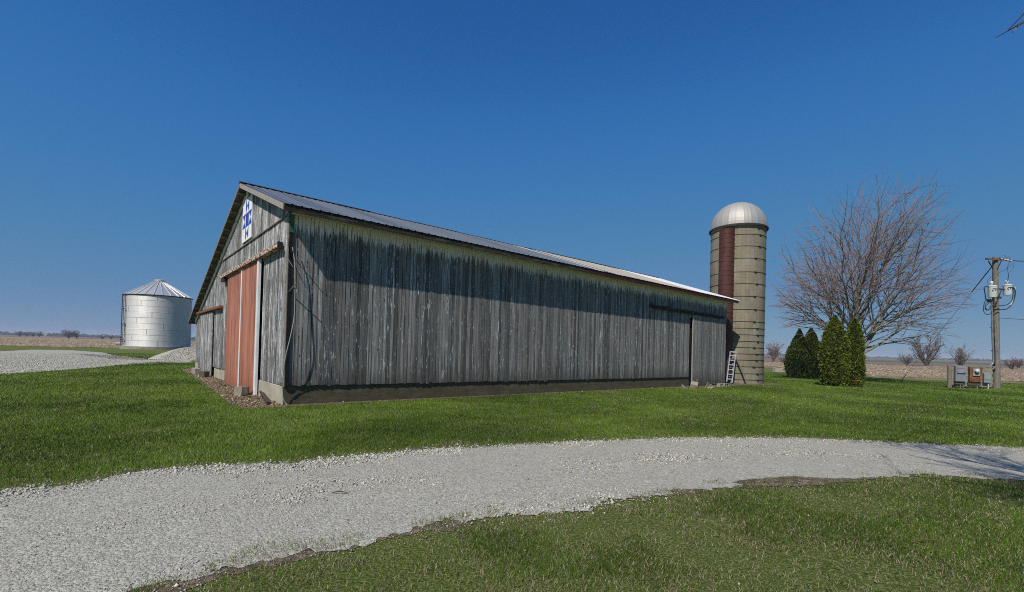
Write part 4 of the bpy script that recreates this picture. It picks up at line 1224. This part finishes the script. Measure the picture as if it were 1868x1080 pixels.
# far tree line
tl = MB(); rn = random.Random(3)
def treeline(px0, px1, Y, hmin, hmax, step):
    px_ = px0
    while px_ < px1:
        d = ray(px_, 640); x = d.x / d.y * Y; z0 = gz(x, Y)
        hh = rn.uniform(hmin, hmax); ww = hh * rn.uniform(0.7, 1.6)
        for i in range(26):
            a_ = rn.uniform(0, 6.28); rr = rn.random() ** 0.5 * ww
            zc = z0 + hh * rn.uniform(0.0, 0.95) * (1 - (rr / ww) ** 2 * 0.5)
            c_ = Vector((x + rr * math.cos(a_), Y + rr * math.sin(a_), zc)); s_ = hh * rn.uniform(0.10, 0.24)
            vs = [c_ + Vector((rn.gauss(0, s_), rn.gauss(0, s_), rn.gauss(0, s_ * .6))) for _ in range(4)]
            tl.add(vs, [(0, 1, 2), (0, 2, 3), (0, 1, 3), (1, 2, 3)])
        px_ += step * rn.uniform(0.5, 1.3)
treeline(-160, 520, 900, 4, 8.5, 2.2)
treeline(1380, 2150, 1100, 3, 7, 2.6)
treeline(520, 1380, 1100, 3, 7, 6)
tag(tl.build('tree_line', simple('far_woods', (0.075, 0.065, 0.06), 0.95, var=0.4, scale=0.05, bump=0)), kind='stuff')

# far farm buildings
def farm_house(px, Y, w, d, h, roofh, rz, label, roofmat):
    dr = ray(px, 640); x = dr.x / dr.y * Y
    e = empty('farm_building', (x, Y, gz(x, Y)), rz, label, 'farm building', 'farm buildings on the horizon')
    m = MB(); m.prism([(-w / 2, 0), (w / 2, 0), (w / 2, h), (0, h + roofh), (-w / 2, h)], -d / 2, d / 2, 'y'); m.build('wall', M['farwall'], e)
    m = MB()
    m.prism([(-w / 2 - .4, h - .25), (0, h + roofh + .05), (w / 2 + .4, h - .25), (w / 2 + .4, h), (0, h + roofh + .35), (-w / 2 - .4, h)], -d / 2 - .4, d / 2 + .4, 'y'); m.build('roof', roofmat, e)
    for i in range(3):
        m = MB(); m.bx(-w / 2 - 0.06, -w / 2 - 0.01, -d / 3 + i * d / 3 - .5, -d / 3 + i * d / 3 + .5, 1.0, 2.4); m.build('window', M['win'], e)
farm_house(86, 900, 9, 15, 3.4, 2.4, R(60), 'white roofed farm building on the left horizon between the bare trees', M['farwall'])
farm_house(1724, 1500, 9, 18, 3.8, 2.4, R(-30), 'pale farm building on the right horizon between the two field trees', M['farwall'])
farm_house(1760, 1500, 8, 12, 3.2, 2.2, R(-60), 'white farmhouse on the right horizon behind the low spreading tree', M['farwall'])

# low concrete wall beside the far shrubs
wl = MB(); wp = gp(1412, 678.5); wp2 = gp(1440, 680)
dv = (wp2 - wp)
wl.beam(Vector((0, 0, 0.22)), Vector((dv.x * 1.2, dv.y * 1.2, 0.22)), 0.5, 0.50)
wl.beam(Vector((-0.15, -0.1, 0.24)), Vector((0.12, -0.1, 0.24)), 0.62, 0.56)
wo = wl.build('low_wall', M['block'], bevel=0.02); wo.location = wp
tag(wo, 'low grey concrete wall on the lawn edge between the silo and the far evergreens', 'wall')

# ------------------------------------------------------------------ utility pole
PY = 33.8; pd_ = ray(1818, 707); pxw = pd_.x / pd_.y * PY; pz = gz(pxw, PY)
pole = empty('utility_pole', (pxw, PY, pz), 0, 'grey wooden utility pole with two pale transformers and a crossarm', 'utility pole')
O = Vector((pxw, PY, pz))
def P3(px, py, dY=0.0): return at(px, py, PY + dY) - O
top = P3(1815.5, 469); 
m = MB(); m.tube([Vector((0, 0, -0.2)), Vector((0, 0, 0)).lerp(top, 0.5), top], [0.215, 0.19, 0.155], 16); m.build('pole', M['pole'], pole, smooth=True)
m = MB(); m.beam(P3(1798.5, 472, -0.22), P3(1832, 473.5, -0.22), 0.11, 0.13); m.build('crossarm', M['crossarm'], pole)
for a_, b_ in (((1803, 476), (1812, 491)), ((1827, 475), (1820, 490))):
    m = MB(); m.beam(P3(*a_, -0.3), P3(*b_, -0.2), 0.05, 0.05); m.build('crossarm_brace', M['dark_metal'], pole)
for px_, py_ in ((1824, 471.5), (1829, 472), (1835.5, 473.5), (1842, 475)):
    m = MB(); c_ = P3(px_, py_, -0.24)
    m.lathe([(0.02, -0.10), (0.07, -0.07), (0.07, -0.03), (0.045, -0.01), (0.065, 0.03), (0.02, 0.09)], 10, c=c_); m.build('insulator', M['brownporc'], pole, smooth=True)
m = MB(); c0_ = P3(1825, 472, -0.26); c1_ = P3(1846, 475.5, -0.26); m.tube([c0_, c1_], 0.035, 8); m.build('strain_link', M['porcelain'], pole)
def transformer(px, py, dY, r, h, rz=0.0):
    c_ = P3(px, py, dY)
    m = MB(); m.lathe([(0.02, -h / 2), (r * 0.93, -h / 2), (r * 0.96, -h / 2 + 0.04), (r, h * 0.40), (r * 1.07, h * 0.41), (r * 1.07, h * 0.46), (r * 0.8, h * 0.54), (0.02, h * 0.57)], 28, c=c_)
    t = m.build('transformer', M['trafo'], pole, smooth=True)
    m = MB(); b_ = c_ + Vector((-0.12, -0.05, h * 0.56))
    m.lathe([(0.03, -0.02), (0.05, 0.04), (0.09, 0.06), (0.05, 0.1), (0.09, 0.13), (0.1, 0.2), (0.06, 0.26), (0.01, 0.28)], 12, c=b_); m.build('bushing', M['porcelain'], t, smooth=True)
    for dx in (-0.17, 0.0, 0.17):
        m = MB(); q0 = c_ + Vector((dx * 0.8 - r * 0.3, -r * 0.94, h * 0.22)); m.tube([q0, q0 + Vector((0, -0.1, -0.03))], 0.03, 8); m.build('terminal', M['dark_metal'], t)
transformer(1810.5, 532, -0.30, 0.25, 0.82)
transformer(1838, 529, -0.10, 0.25, 0.74)
m = MB(); m.beam(P3(1816, 527, -0.1), P3(1833, 528, -0.1), 0.07, 0.09); m.build('transformer_bracket', M['dark_metal'], pole); m = MB(); m.beam(P3(1818, 543, -0.15), P3(1826, 543, -0.15), 0.09, 0.14); m.build('transformer_bracket', M['dark_metal'], pole)
# cutouts and jumper wires
for pts in ([(1803, 522), (1802, 512), (1808, 505), (1822, 498), (1838, 489), (1848, 478)], [(1834, 515), (1840, 508), (1839, 498), (1838, 488), (1842, 476)], [(1838, 513), (1840, 500), (1848, 489), (1850, 479)], [(1831, 465), (1836, 469), (1843, 469), (1841, 474)]):
    m = MB(); m.tube(smooth_line([P3(*p, -0.3) for p in pts], 4), 0.012, 5); m.build('jumper_wire', M['blackcable'], pole)
for pts, rd in (([(1803, 523), (1795.5, 524), (1797, 536), (1799, 546), (1808, 549)], .03), ([(1799, 545), (1796, 552), (1794, 562), (1796, 571), (1803, 574), (1809, 569)], .022), ([(1808, 550), (1799, 553), (1797, 560), (1803, 566), (1808, 558)], .022), ([(1806, 551), (1797, 560), (1800, 566), (1806, 563)], .022),
                ([(1810, 558), (1822, 558), (1836, 556), (1845, 549), (1848, 538), (1848, 526)], .026), ([(1812, 564), (1828, 565), (1838, 563), (1846, 555), (1851, 543), (1852, 530), (1848, 524)], .03), ([(1812, 556), (1820, 548), (1824, 536), (1828, 528)], .035)):
    m = MB(); m.tube(smooth_line([P3(*p, -0.34) for p in pts], 4), rd, 6); m.build('service_cable', M['blackcable'], pole, smooth=True)
m = MB(); m.tube(smooth_line([P3(*p, -0.30) for p in ((1851, 523), (1852, 536), (1849, 548), (1843, 557))], 4), 0.04, 8); m.build('pale_conduit', M['trafo'], pole, smooth=True)
m = MB(); m.tube([P3(1808, 549, -0.22), P3(1803, 548, -0.3)], 0.12, 10); m.build('weatherhead', M['dark_metal'], pole)
# conduits down the pole
for pts, rd in (([(1809, 550), (1810.5, 610), (1812, 655), (1810, 664), (1802, 669.5), (1788, 671)], .062), ([(1814.5, 575), (1816, 620), (1817, 664), (1814, 671), (1805, 675), (1788, 675)], .05)):
    m = MB(); m.tube(smooth_line([P3(*p, -0.27) for p in pts], 5), rd, 10); m.build('conduit', M['conduit'], pole, smooth=True)
for py_ in (560, 598, 640):
    m = MB(); c_ = P3(1811 + (py_ - 560) * 0.03, py_, -0.22); m.box(c_, (0.34, 0.16, 0.06)); m.build('conduit_strap', M['dark_metal'], pole)

# guy wire and line wires
gw0 = P3(1812, 483, -0.1) + O; gw1 = gp(1642, 697)
m = MB(); m.tube([gw0, gw1], 0.012, 5)
mid_ = gw0.lerp(gw1, 0.205); m.tube([gw0, mid_], 0.035, 6); m.tube([gw1, gw1.lerp(gw0, 0.075)], 0.03, 6)
tag(m.build('guy_wire', M['dark_metal']), 'taut guy wire slanting from the pole top down to the lawn by the shrubs', 'guy wire')
for (px0, py0, px1, py1, lab) in ((1846, 475, 1990, 480, 'upper overhead wire running right from the pole crossarm'), (1846, 475.6, 1990, 485.5, 'lower overhead wire running right from the pole crossarm'), (1822, 580, 1990, 587, 'single telephone wire running right from the middle of the pole')):
    m = MB(); a_, b_ = at(px0, py0, PY - 0.25), at(px1, py1, PY - 0.25) 
    b2 = a_ + (b_ - a_) * 4.0; mid_ = a_.lerp(b2, 0.5) - Vector((0, 0, 0.25))
    m.tube(smooth_line([a_, mid_, b2], 8), 0.014, 5)
    tag(m.build('overhead_wire', M['dark_metal']), lab, 'wire', 'overhead wires at the utility pole')

# ------------------------------------------------------------------ meter rack
RY = 33.0
ro = gp(1770, 709); rd_ = ray(1772, 700); RX = rd_.x / rd_.y * RY
rack = empty('meter_rack', (RX, RY, gz(RX, RY)), R(-18), 'weathered plank rack on a short post carrying electrical boxes beside the utility pole', 'meter rack')
zz = lambda py: at(1772, py, RY).z - gz(RX, RY)
ux = lambda px: (px - 1772) / F * RY * 1.0 / math.cos(R(18)) / (1 + math.tan(R(18)) * 0.98)
ux = (lambda k_: (lambda px: (px - 1772) * k_))(RY / F / (math.cos(R(18)) + math.sin(R(18)) * 0.985))
m = MB()
for i in range(7):
    z0 = zz(705) + i * 0.185
    m.box((ux(1772), 0.06, z0 + 0.09), (ux(1814) - ux(1734) - random.uniform(0, .12), 0.035, 0.172), None, 0, 0.006)
m.build('backboard', M['backboard'], rack)
m = MB(); m.tube([(ux(1731.5), 0, -0.1), (ux(1730.8), 0, zz(667.5))], [0.125, 0.115], 12); m.build('post', M['pole'], rack)
m = MB(); m.bx(ux(1737), ux(1742), -0.02, 0.12, -0.05, zz(703)); m.build('post', M['black'], rack)
m = MB(); m.bx(ux(1734), ux(1813), -0.06, 0.10, zz(668.5), zz(667)); m.build('cap_rail', M['oldwood'], rack)
def ebox(px0, px1, py0, py1, dep, mat, lid=None, label=None):
    m = MB(); m.bx(ux(px0), ux(px1), -dep, 0.035, zz(py1), zz(py0)); o = m.build('electrical_box', mat, rack, bevel=0.012)
    if label: o['label'] = label
    return o
b1 = ebox(1739.5, 1760, 668.5, 696.5, 0.22, M['greybox'], label='large grey switch box with a hooded lid')
m = MB(); m.prism([(-0.222, zz(681)), (-0.30, zz(681)), (-0.27, zz(673)), (-0.222, zz(672))], ux(1741.5), ux(1757.5), 'x'); m.build('lid', M['greybox'], b1)
m = MB(); m.bx(ux(1743), ux(1756.5), -0.285, -0.222, zz(672.4), zz(671.6)); m.build('warning_strip', M['label_orange'], b1)
b2 = ebox(1766, 1788.5, 669.5, 696.5, 0.20, M['rustbox'], label='rusty brown meter cabinet')
m = MB(); m.bx(ux(1770.5), ux(1783.5), -0.27, -0.201, zz(685.5), zz(672)); m.build('meter_plate', M['greenbox'], b2, bevel=0.01)
m = MB(); cxm, czm = ux(1776.5), zz(676)
m.lathe([(0.145, 0), (0.145, 0.05), (0.12, 0.07), (0.12, 0.16), (0.09, 0.19), (0.01, 0.2)], 20)
mo = m.build('meter', M['glass'], b2, smooth=True); mo.location = (cxm, -0.27, czm); mo.rotation_euler = (R(90), 0, 0)
m = MB(); m.lathe([(0.155, 0), (0.155, 0.045), (0.122, 0.046)], 20); mo = m.build('meter_ring', M['dark_metal'], b2, smooth=True); mo.location = (cxm, -0.27, czm); mo.rotation_euler = (R(90), 0, 0)
b3 = ebox(1792, 1804.5, 680, 697, 0.18, M['greenbox'], label='small grey green fuse box')
m = MB(); m.bx(ux(1793), ux(1803.5), -0.215, -0.181, zz(691.5), zz(681)); m.build('lid', M['greenbox'], b3, bevel=0.01)
m = MB(); m.bx(ux(1740), ux(1758), -0.1, 0.03, zz(702), zz(697)); m.bx(ux(1765), ux(1787), -0.1, 0.03, zz(703), zz(697.5)); m.build('lower_board', M['soffit'], rack)
for px_ in (1751, 1756, 1781.5, 1801.5):
    m = MB(); m.tube([(ux(px_), -0.06, -0.05), (ux(px_), -0.06, zz(697))], 0.035, 8); m.build('conduit', M['conduit'] if px_ < 1795 else M['trafo'], rack)

# ------------------------------------------------------------------ scattered ground cover (countless: stuff)
def inpoly(px_, py_, poly):
    P_ = np.array([(p[0], p[1]) for p in poly]); ins = np.zeros(len(px_), bool)
    x1, y1 = P_[:, 0], P_[:, 1]; x2, y2 = np.roll(x1, -1), np.roll(y1, -1)
    for i in range(len(P_)):
        if y1[i] == y2[i]: continue
        c = ((y1[i] > py_) != (y2[i] > py_)) & (px_ < (x2[i] - x1[i]) * (py_ - y1[i]) / (y2[i] - y1[i]) + x1[i])
        ins ^= c
    return ins

def vnoise(x, y, s, seed):                      # smooth value noise
    rg = np.random.default_rng(seed); T = rg.random((256, 256))
    u, v = x * s, y * s; i, j = np.floor(u).astype(int), np.floor(v).astype(int)
    fu, fv = u - i, v - j; fu = fu * fu * (3 - 2 * fu); fv = fv * fv * (3 - 2 * fv)
    g = lambda a, b: T[a % 256, b % 256]
    return (g(i, j) * (1 - fu) + g(i + 1, j) * fu) * (1 - fv) + (g(i, j + 1) * (1 - fu) + g(i + 1, j + 1) * fu) * fv

def polar_points(n, r0, r1, a0, a1, power):
    # density ~ r^-power per area
    u = RNG.random(n)
    e = 2 - power
    r = (r0 ** e + u * (r1 ** e - r0 ** e)) ** (1 / e) if abs(e) > 1e-6 else r0 * (r1 / r0) ** u
    a = RNG.uniform(a0, a1, n)
    return r * np.sin(a), r * np.cos(a), r

def dist_line(x, y, line):
    L = np.array([(p[0], p[1]) for p in line]); d = np.full(len(x), 1e9)
    for i in range(len(L) - 1):
        ax, ay = L[i]; bx_, by_ = L[i + 1]; vx, vy = bx_ - ax, by_ - ay; l2 = vx * vx + vy * vy + 1e-12
        t = np.clip(((x - ax) * vx + (y - ay) * vy) / l2, 0, 1)
        d = np.minimum(d, (x - ax - t * vx) ** 2 + (y - ay - t * vy) ** 2)
    return np.sqrt(d)

# grass
n = 1250000
x, y, r = polar_points(n, 2.6, 62, R(-54), R(54), 1.75)
rin = inpoly(x, y, road)
keep = (~rin | (vnoise(x, y, 2.6, 41) * 0.6 + vnoise(x, y, 7.0, 42) * 0.4 > 0.50)) & ~inpoly(x, y, yard) & ~inpoly(x, y, strip_w)
s_, t_ = (x - C0.x) * A.x + (y - C0.y) * A.y, (x - C0.x) * B.x + (y - C0.y) * B.y
keep &= ~((s_ > -0.2) & (t_ > -0.2) & (s_ < BL + 2) & (t_ < BW + 1))
keep &= (y < 63) & ~((x > 36) & (y > 42))
x, y, r, rin = x[keep], y[keep], r[keep], rin[keep]
# thin out along the drive edges and in bare patches
de = np.minimum(dist_line(x, y, upper[::3]), dist_line(x, y, lower[::3]))
low_lawn = inpoly(x, y, list(lower) + [Vector((22, -4)), Vector((22, -10)), Vector((-17, -13))])
patch = 0.6 * vnoise(x, y, 1.1, 1) + 0.4 * vnoise(x, y, 3.7, 2)
big = vnoise(x, y, 0.22, 3)
bare = np.where(low_lawn, np.clip((patch - 0.47) * 5, 0, 0.88), np.clip((patch - 0.74) * 4, 0, 0.5))
edge = np.where(rin, np.where(de < 0.26, 0.55 + de * 2.4, 2.0), np.clip(1 - de / 0.45, 0, 1) * (0.35 + 1.1 * vnoise(x, y, 2.3, 43)))
keep = RNG.random(len(x)) > np.maximum(bare, edge * 0.85)
x, y, r, patch, big, de, low_lawn = [q_[keep] for q_ in (x, y, r, patch, big, de, low_lawn)]
n = len(x)
dryp = np.where(low_lawn, 0.30 + 0.65 * np.clip((patch - 0.34) * 2.2, 0, 1), 0.07 + 0.26 * np.clip((patch - 0.45) * 2.2, 0, 1) + 0.12 * np.clip(big - 0.5, 0, 1)) + 0.35 * np.clip(1 - de / 0.5, 0, 1)
dry = (RNG.random(n) < dryp).astype(np.float32)
tone = np.clip(0.42 + 0.75 * (vnoise(x, y, 0.45, 5) - 0.5) + 0.45 * (vnoise(x, y, 2.4, 6) - 0.5) + RNG.normal(0, 0.16, n) - 0.17 * low_lawn, 0, 1)
lush = np.clip(vnoise(x, y, 0.9, 9) - 0.5, 0, 1)
hgt = RNG.uniform(0.022, 0.058, n) * np.where(low_lawn, 0.85, 1.05) * (1 + 0.9 * lush) * np.where(dry > 0.5, 0.8, 1) * (1 + np.clip(r - 12, 0, 40) * 0.012)
wid = np.clip(0.0012 + r * 0.00055, 0.0024, 0.03) * RNG.uniform(0.7, 1.3, n)
ang = RNG.uniform(0, 2 * math.pi, n); la = RNG.uniform(0, 2 * math.pi, n)
lean = np.where(dry > 0.5, RNG.uniform(0.4, 1.6, n), np.abs(RNG.normal(0.0, 0.55, n)) + 0.1) * hgt
z = gz_np(x, y)
b = np.stack([x, y, z], 1); sd = np.stack([np.cos(ang), np.sin(ang), 0 * ang], 1) * (wid / 2)[:, None]
ld = np.stack([np.cos(la), np.sin(la), 0 * la], 1)
midp = b + ld * (lean * 0.35)[:, None] + np.array([0, 0, 1.0]) * (hgt * 0.58)[:, None]
tip = b + ld * lean[:, None] + np.array([0, 0, 1.0]) * (hgt * np.where(dry > 0.5, 0.75, 1.0))[:, None]
V = np.stack([b - sd, b + sd, midp + sd * 0.75, tip, midp - sd * 0.75], 1).reshape(-1, 3)
idx = np.arange(n)[:, None] * 5 + np.array([[0, 1, 2, 4, 4, 2, 3]])
cnt = np.tile(np.array([4, 3]), n)
go = np_mesh('grass', V, idx.ravel(), cnt, M['grass'], {'tone': np.repeat(tone, 5), 'dry': np.repeat(dry, 5)})
tag(go, kind='stuff')

# driveway stones
def stones(name, x, y, size, zoff, mat):
    n = len(x)
    base = np.array([(1, 0, 0), (0, 1, 0), (-1, 0, 0), (0, -1, 0), (0, 0, 1), (0, 0, -1), ], float)
    tris = np.array([(0, 1, 4), (1, 2, 4), (2, 3, 4), (3, 0, 4), (1, 0, 5), (2, 1, 5), (3, 2, 5), (0, 3, 5)])
    a = RNG.uniform(0, 2 * math.pi, n)
    jit = RNG.uniform(0.65, 1.25, (n, 6, 1)); v = base[None] * jit + RNG.normal(0, 0.16, (n, 6, 3))
    v *= np.stack([RNG.uniform(0.8, 1.3, n), RNG.uniform(0.6, 1.0, n), RNG.uniform(0.45, 0.85, n)], 1)[:, None, :]
    v *= size[:, None, None] * 0.5
    ca, sa = np.cos(a)[:, None], np.sin(a)[:, None]
    vx = v[..., 0] * ca - v[..., 1] * sa; vy = v[..., 0] * sa + v[..., 1] * ca
    tx_, ty_ = RNG.normal(0, 0.32, (n, 1)), RNG.normal(0, 0.32, (n, 1))
    vz = v[..., 2] + vx * tx_ + vy * ty_
    P_ = np.stack([vx + x[:, None], vy + y[:, None], vz + (gz_np(x, y) + zoff + size * 0.12)[:, None]], 2).reshape(-1, 3)
    idx = (np.arange(n)[:, None, None] * 6 + tris[None]).ravel()
    return tag(np_mesh(name, P_, idx, np.full(n * 8, 3), mat), kind='stuff')
n = 330000
x, y, r = polar_points(n, 2.6, 17, R(-54), R(54), 1.2)
big_v = wander(dense_u, 0.0, 5, 1.6, 0.3) + wander(dense_l, 0.0, 6, 1.5, -0.3)[::-1]
k_ = inpoly(x, y, big_v); x, y, r = x[k_], y[k_], r[k_]
du, dl = dist_line(x, y, upper[::2]), dist_line(x, y, lower[::2])
inn = inpoly(x, y, road)
f = du / (du + dl + 1e-6)                       # 0 at the far edge, 1 at the near edge
coarse = np.clip(np.exp(-(f / 0.16) ** 2) + 0.5 * np.exp(-((f - 0.5 - 0.10 * (vnoise(x, y, 0.6, 77) - 0.5)) / 0.13) ** 2) + 0.25 * np.exp(-((1 - f) / 0.1) ** 2) + 0.9 * (vnoise(x, y, 0.8, 31) - 0.5) + 0.5 * (vnoise(x, y, 2.7, 32) - 0.5), 0.05, 1) * np.clip(1.15 - (r - 6) / 14, 0.4, 1)
size = RNG.gamma(3.2, 0.0040, len(x)) * (0.40 + 1.45 * coarse) + 0.004
keep = np.where(inn, RNG.random(len(x)) < (0.20 + 0.80 * coarse ** 1.2), RNG.random(len(x)) < 0.5 * np.exp(-np.minimum(du, dl) / 0.09))
x, y, size = x[keep], y[keep], np.clip(size[keep], 0.006, 0.055)
stones('driveway_stones', x, y, size, 0.008, M['stone'])
# yard and pile stones
n = 26000
x, y, r = polar_points(n, 18, 60, R(-54), R(-30), 1.0)
k_ = inpoly(x, y, yard); x, y = x[k_], y[k_]
stones('yard_stones', x, y, RNG.uniform(0.03, 0.09, len(x)), 0.008, M['stone'])
n = 3500; a = RNG.uniform(0, 6.28, n); rr = np.sqrt(RNG.random(n))
x = pile.location.x + np.cos(a) * rr * 2.7; y = pile.location.y + np.sin(a) * rr * 2.3
so = stones('pile_stones', x, y, RNG.uniform(0.03, 0.09, n), 0.0, M['stone'])
co = np.empty(n * 18, np.float32); so.data.vertices.foreach_get('co', co); co = co.reshape(n, 6, 3)
co[:, :, 2] += (1.0 * (1 - rr ** 1.6) - 0.01)[:, None]; so.data.vertices.foreach_set('co', co.ravel()); so.data.update()

# litter on the soil by the barn
n = 15000
ls = RNG.uniform(-1.4, 30, n); lt = RNG.uniform(-1.8, 18, n)
ls[: n // 2] = RNG.uniform(-1.4, 0.1, n // 2)
x = C0.x + A.x * ls + B.x * lt; y = C0.y + A.y * ls + B.y * lt
k_ = inpoly(x, y, strip_w) & ~((ls > 0.02) & (lt > 0.0) & (ls < BL)); x, y = x[k_], y[k_]
stones('leaf_litter', x, y, RNG.gamma(2.2, 0.012, len(x)) + 0.006, 0.006, M['litter'])
# dead leaves and twigs strewn on lawn and drive
n = 420
x, y, r = polar_points(n, 3.0, 26, R(-50), R(50), 1.5)
k_ = ~((((x - C0.x) * A.x + (y - C0.y) * A.y) > -0.2) & (((x - C0.x) * B.x + (y - C0.y) * B.y) > -0.2))
x, y = x[k_], y[k_]
stones('dead_leaves', x, y, RNG.uniform(0.010, 0.032, len(x)), 0.012, M['litter'])
# corn husks and stalks on the fields
n = 110000
def husks(x, y, size):
    n = len(x); a = RNG.uniform(0, 6.28, n); L = size * RNG.uniform(0.6, 1.6, n); w = size * 0.28
    z = gz_np(x, y) + 0.03; h = RNG.uniform(0.01, 0.07, n)
    d = np.stack([np.cos(a), np.sin(a)], 1); p = np.stack([-np.sin(a), np.cos(a)], 1)
    v = np.empty((n, 4, 3)); c = np.stack([x, y], 1)
    v[:, 0, :2] = c; v[:, 1, :2] = c + p * w[:, None]; v[:, 2, :2] = c + d * L[:, None] + p * w[:, None]; v[:, 3, :2] = c + d * L[:, None]
    v[:, 0, 2] = z; v[:, 1, 2] = z + h * 0.5; v[:, 2, 2] = z + h; v[:, 3, 2] = z + h * 0.6
    o = np_mesh('corn_stubble', v.reshape(-1, 3), np.arange(n * 4), np.full(n, 4), M['stubble']); return tag(o, kind='stuff')
x, y, r = polar_points(n, 50, 300, R(-56), R(56), 1.6)
k_ = inpoly(x, y, field); x, y, r = x[k_], y[k_], r[k_]
husks(x, y, 0.08 + r * 0.0012)

# a few larger fallen things on the lawn
for i, (px_, py_, L, rz, lab) in enumerate([(1690, 993, 0.34, 0.2, 'thin fallen twig on the grass near the lower right corner'), (1645, 942, 0.12, 1.0, 'short grey stick on the right lawn below the drive'), (620, 903, 0.16, 0.1, 'small dark twig lying across the gravel drive')]):
    p = gp(px_, py_); m = MB(); m.tube([(-L / 2, 0, 0.012), (0, 0.02, 0.02), (L / 2, 0, 0.012)], [0.006, 0.008, 0.004], 6)
    o = m.build('fallen_twig', M['brownscrap']); o.location = p + Vector((0, 0, 0.015)); o.rotation_euler = (0, 0, rz); tag(o, lab, 'twig', 'twigs fallen on the ground')

# thin spring haze over the whole plain
hz_ = Mat('thin_spring_haze'); hz_.nt.nodes.remove(hz_.b)
hv = hz_.N('ShaderNodeVolumePrincipled'); hv.inputs['Color'].default_value = (0.80, 0.88, 1.0, 1); hv.inputs['Density'].default_value = 0.00032
hz_.nt.links.new(hv.outputs[0], hz_.out.inputs['Volume'])
m = MB(); m.bx(-6500, 6500, -6500, 6500, -1.4, 18.0)
tag(m.build('haze', hz_.m), kind='stuff')

# ------------------------------------------------------------------ light, sky, camera
SUN_L = Vector((-1.36, -0.57, 1.62))            # towards the sun, in barn axes
sw = A * SUN_L.x + B * SUN_L.y
sdir = Vector((sw.x, sw.y, SUN_L.z)).normalized()
el = math.asin(sdir.z); az = math.atan2(sdir.x, sdir.y)
sun = bpy.data.lights.new('sun', 'SUN'); sun.energy = 4.6; sun.angle = R(0.53); sun.color = (1.0, 0.925, 0.83)
so_ = bpy.data.objects.new('sun', sun); COL.objects.link(so_)
so_.rotation_euler = (-sdir).to_track_quat('-Z', 'Y').to_euler(); so_.location = sdir * 60
w = bpy.data.worlds.new('World'); SC.world = w; w.use_nodes = True
nt = w.node_tree; bg = nt.nodes['Background']
sky = nt.nodes.new('ShaderNodeTexSky'); sky.sky_type = 'NISHITA'; sky.sun_disc = False
sky.sun_elevation = el; sky.sun_rotation = az % (2 * math.pi)
sky.altitude = 0; sky.air_density = 1.0; sky.dust_density = 0.0; sky.ozone_density = 6.0
def vscale(src, k):                             # the dry deep-blue April sky: colour curve on the sky texture
    n = nt.nodes.new('ShaderNodeVectorMath'); n.operation = 'SCALE'; nt.links.new(src, n.inputs[0]); n.inputs['Scale'].default_value = k
    return n.outputs[0]
cv = nt.nodes.new('ShaderNodeRGBCurve')
for ch, pts in enumerate((((0, 0), (0.067, 0.018), (0.103, 0.038), (0.45, 0.140), (1, 0.235)), ((0, 0), (0.13, 0.102), (0.197, 0.165), (0.6, 0.258), (1, 0.345)), ((0, 0), (0.271, 0.328), (0.389, 0.432), (0.62, 0.435), (1, 0.47)))):
    c = cv.mapping.curves[ch]
    c.points[0].location = pts[0]; c.points[1].location = pts[-1]
    for q in pts[1:-1]: c.points.new(*q)
cv.mapping.update()
nt.links.new(vscale(sky.outputs[0], 0.1), cv.inputs['Color'])
nt.links.new(vscale(cv.outputs[0], 10.0), bg.inputs['Color'])
bg.inputs['Strength'].default_value = 0.10

cam = bpy.data.cameras.new('camera'); co_ = bpy.data.objects.new('camera', cam); COL.objects.link(co_)
cam.sensor_fit = 'HORIZONTAL'; cam.sensor_width = 36; cam.lens = 36 * F / W
cam.shift_y = SHY / W; cam.clip_start = 0.05; cam.clip_end = 20000
mw = Matrix((RIGHT, UP, -FWD)).transposed().to_4x4(); mw.translation = EYEP
co_.matrix_world = mw
SC.camera = co_
SC.view_settings.view_transform = 'Standard'; SC.view_settings.look = 'None'
SC.view_settings.exposure = 0.0; SC.view_settings.gamma = 1.0
SC.cycles.use_denoising = False; SC.cycles.filter_width = 1.0
SC.cycles.max_bounces = 6; SC.cycles.diffuse_bounces = 3; SC.cycles.glossy_bounces = 3
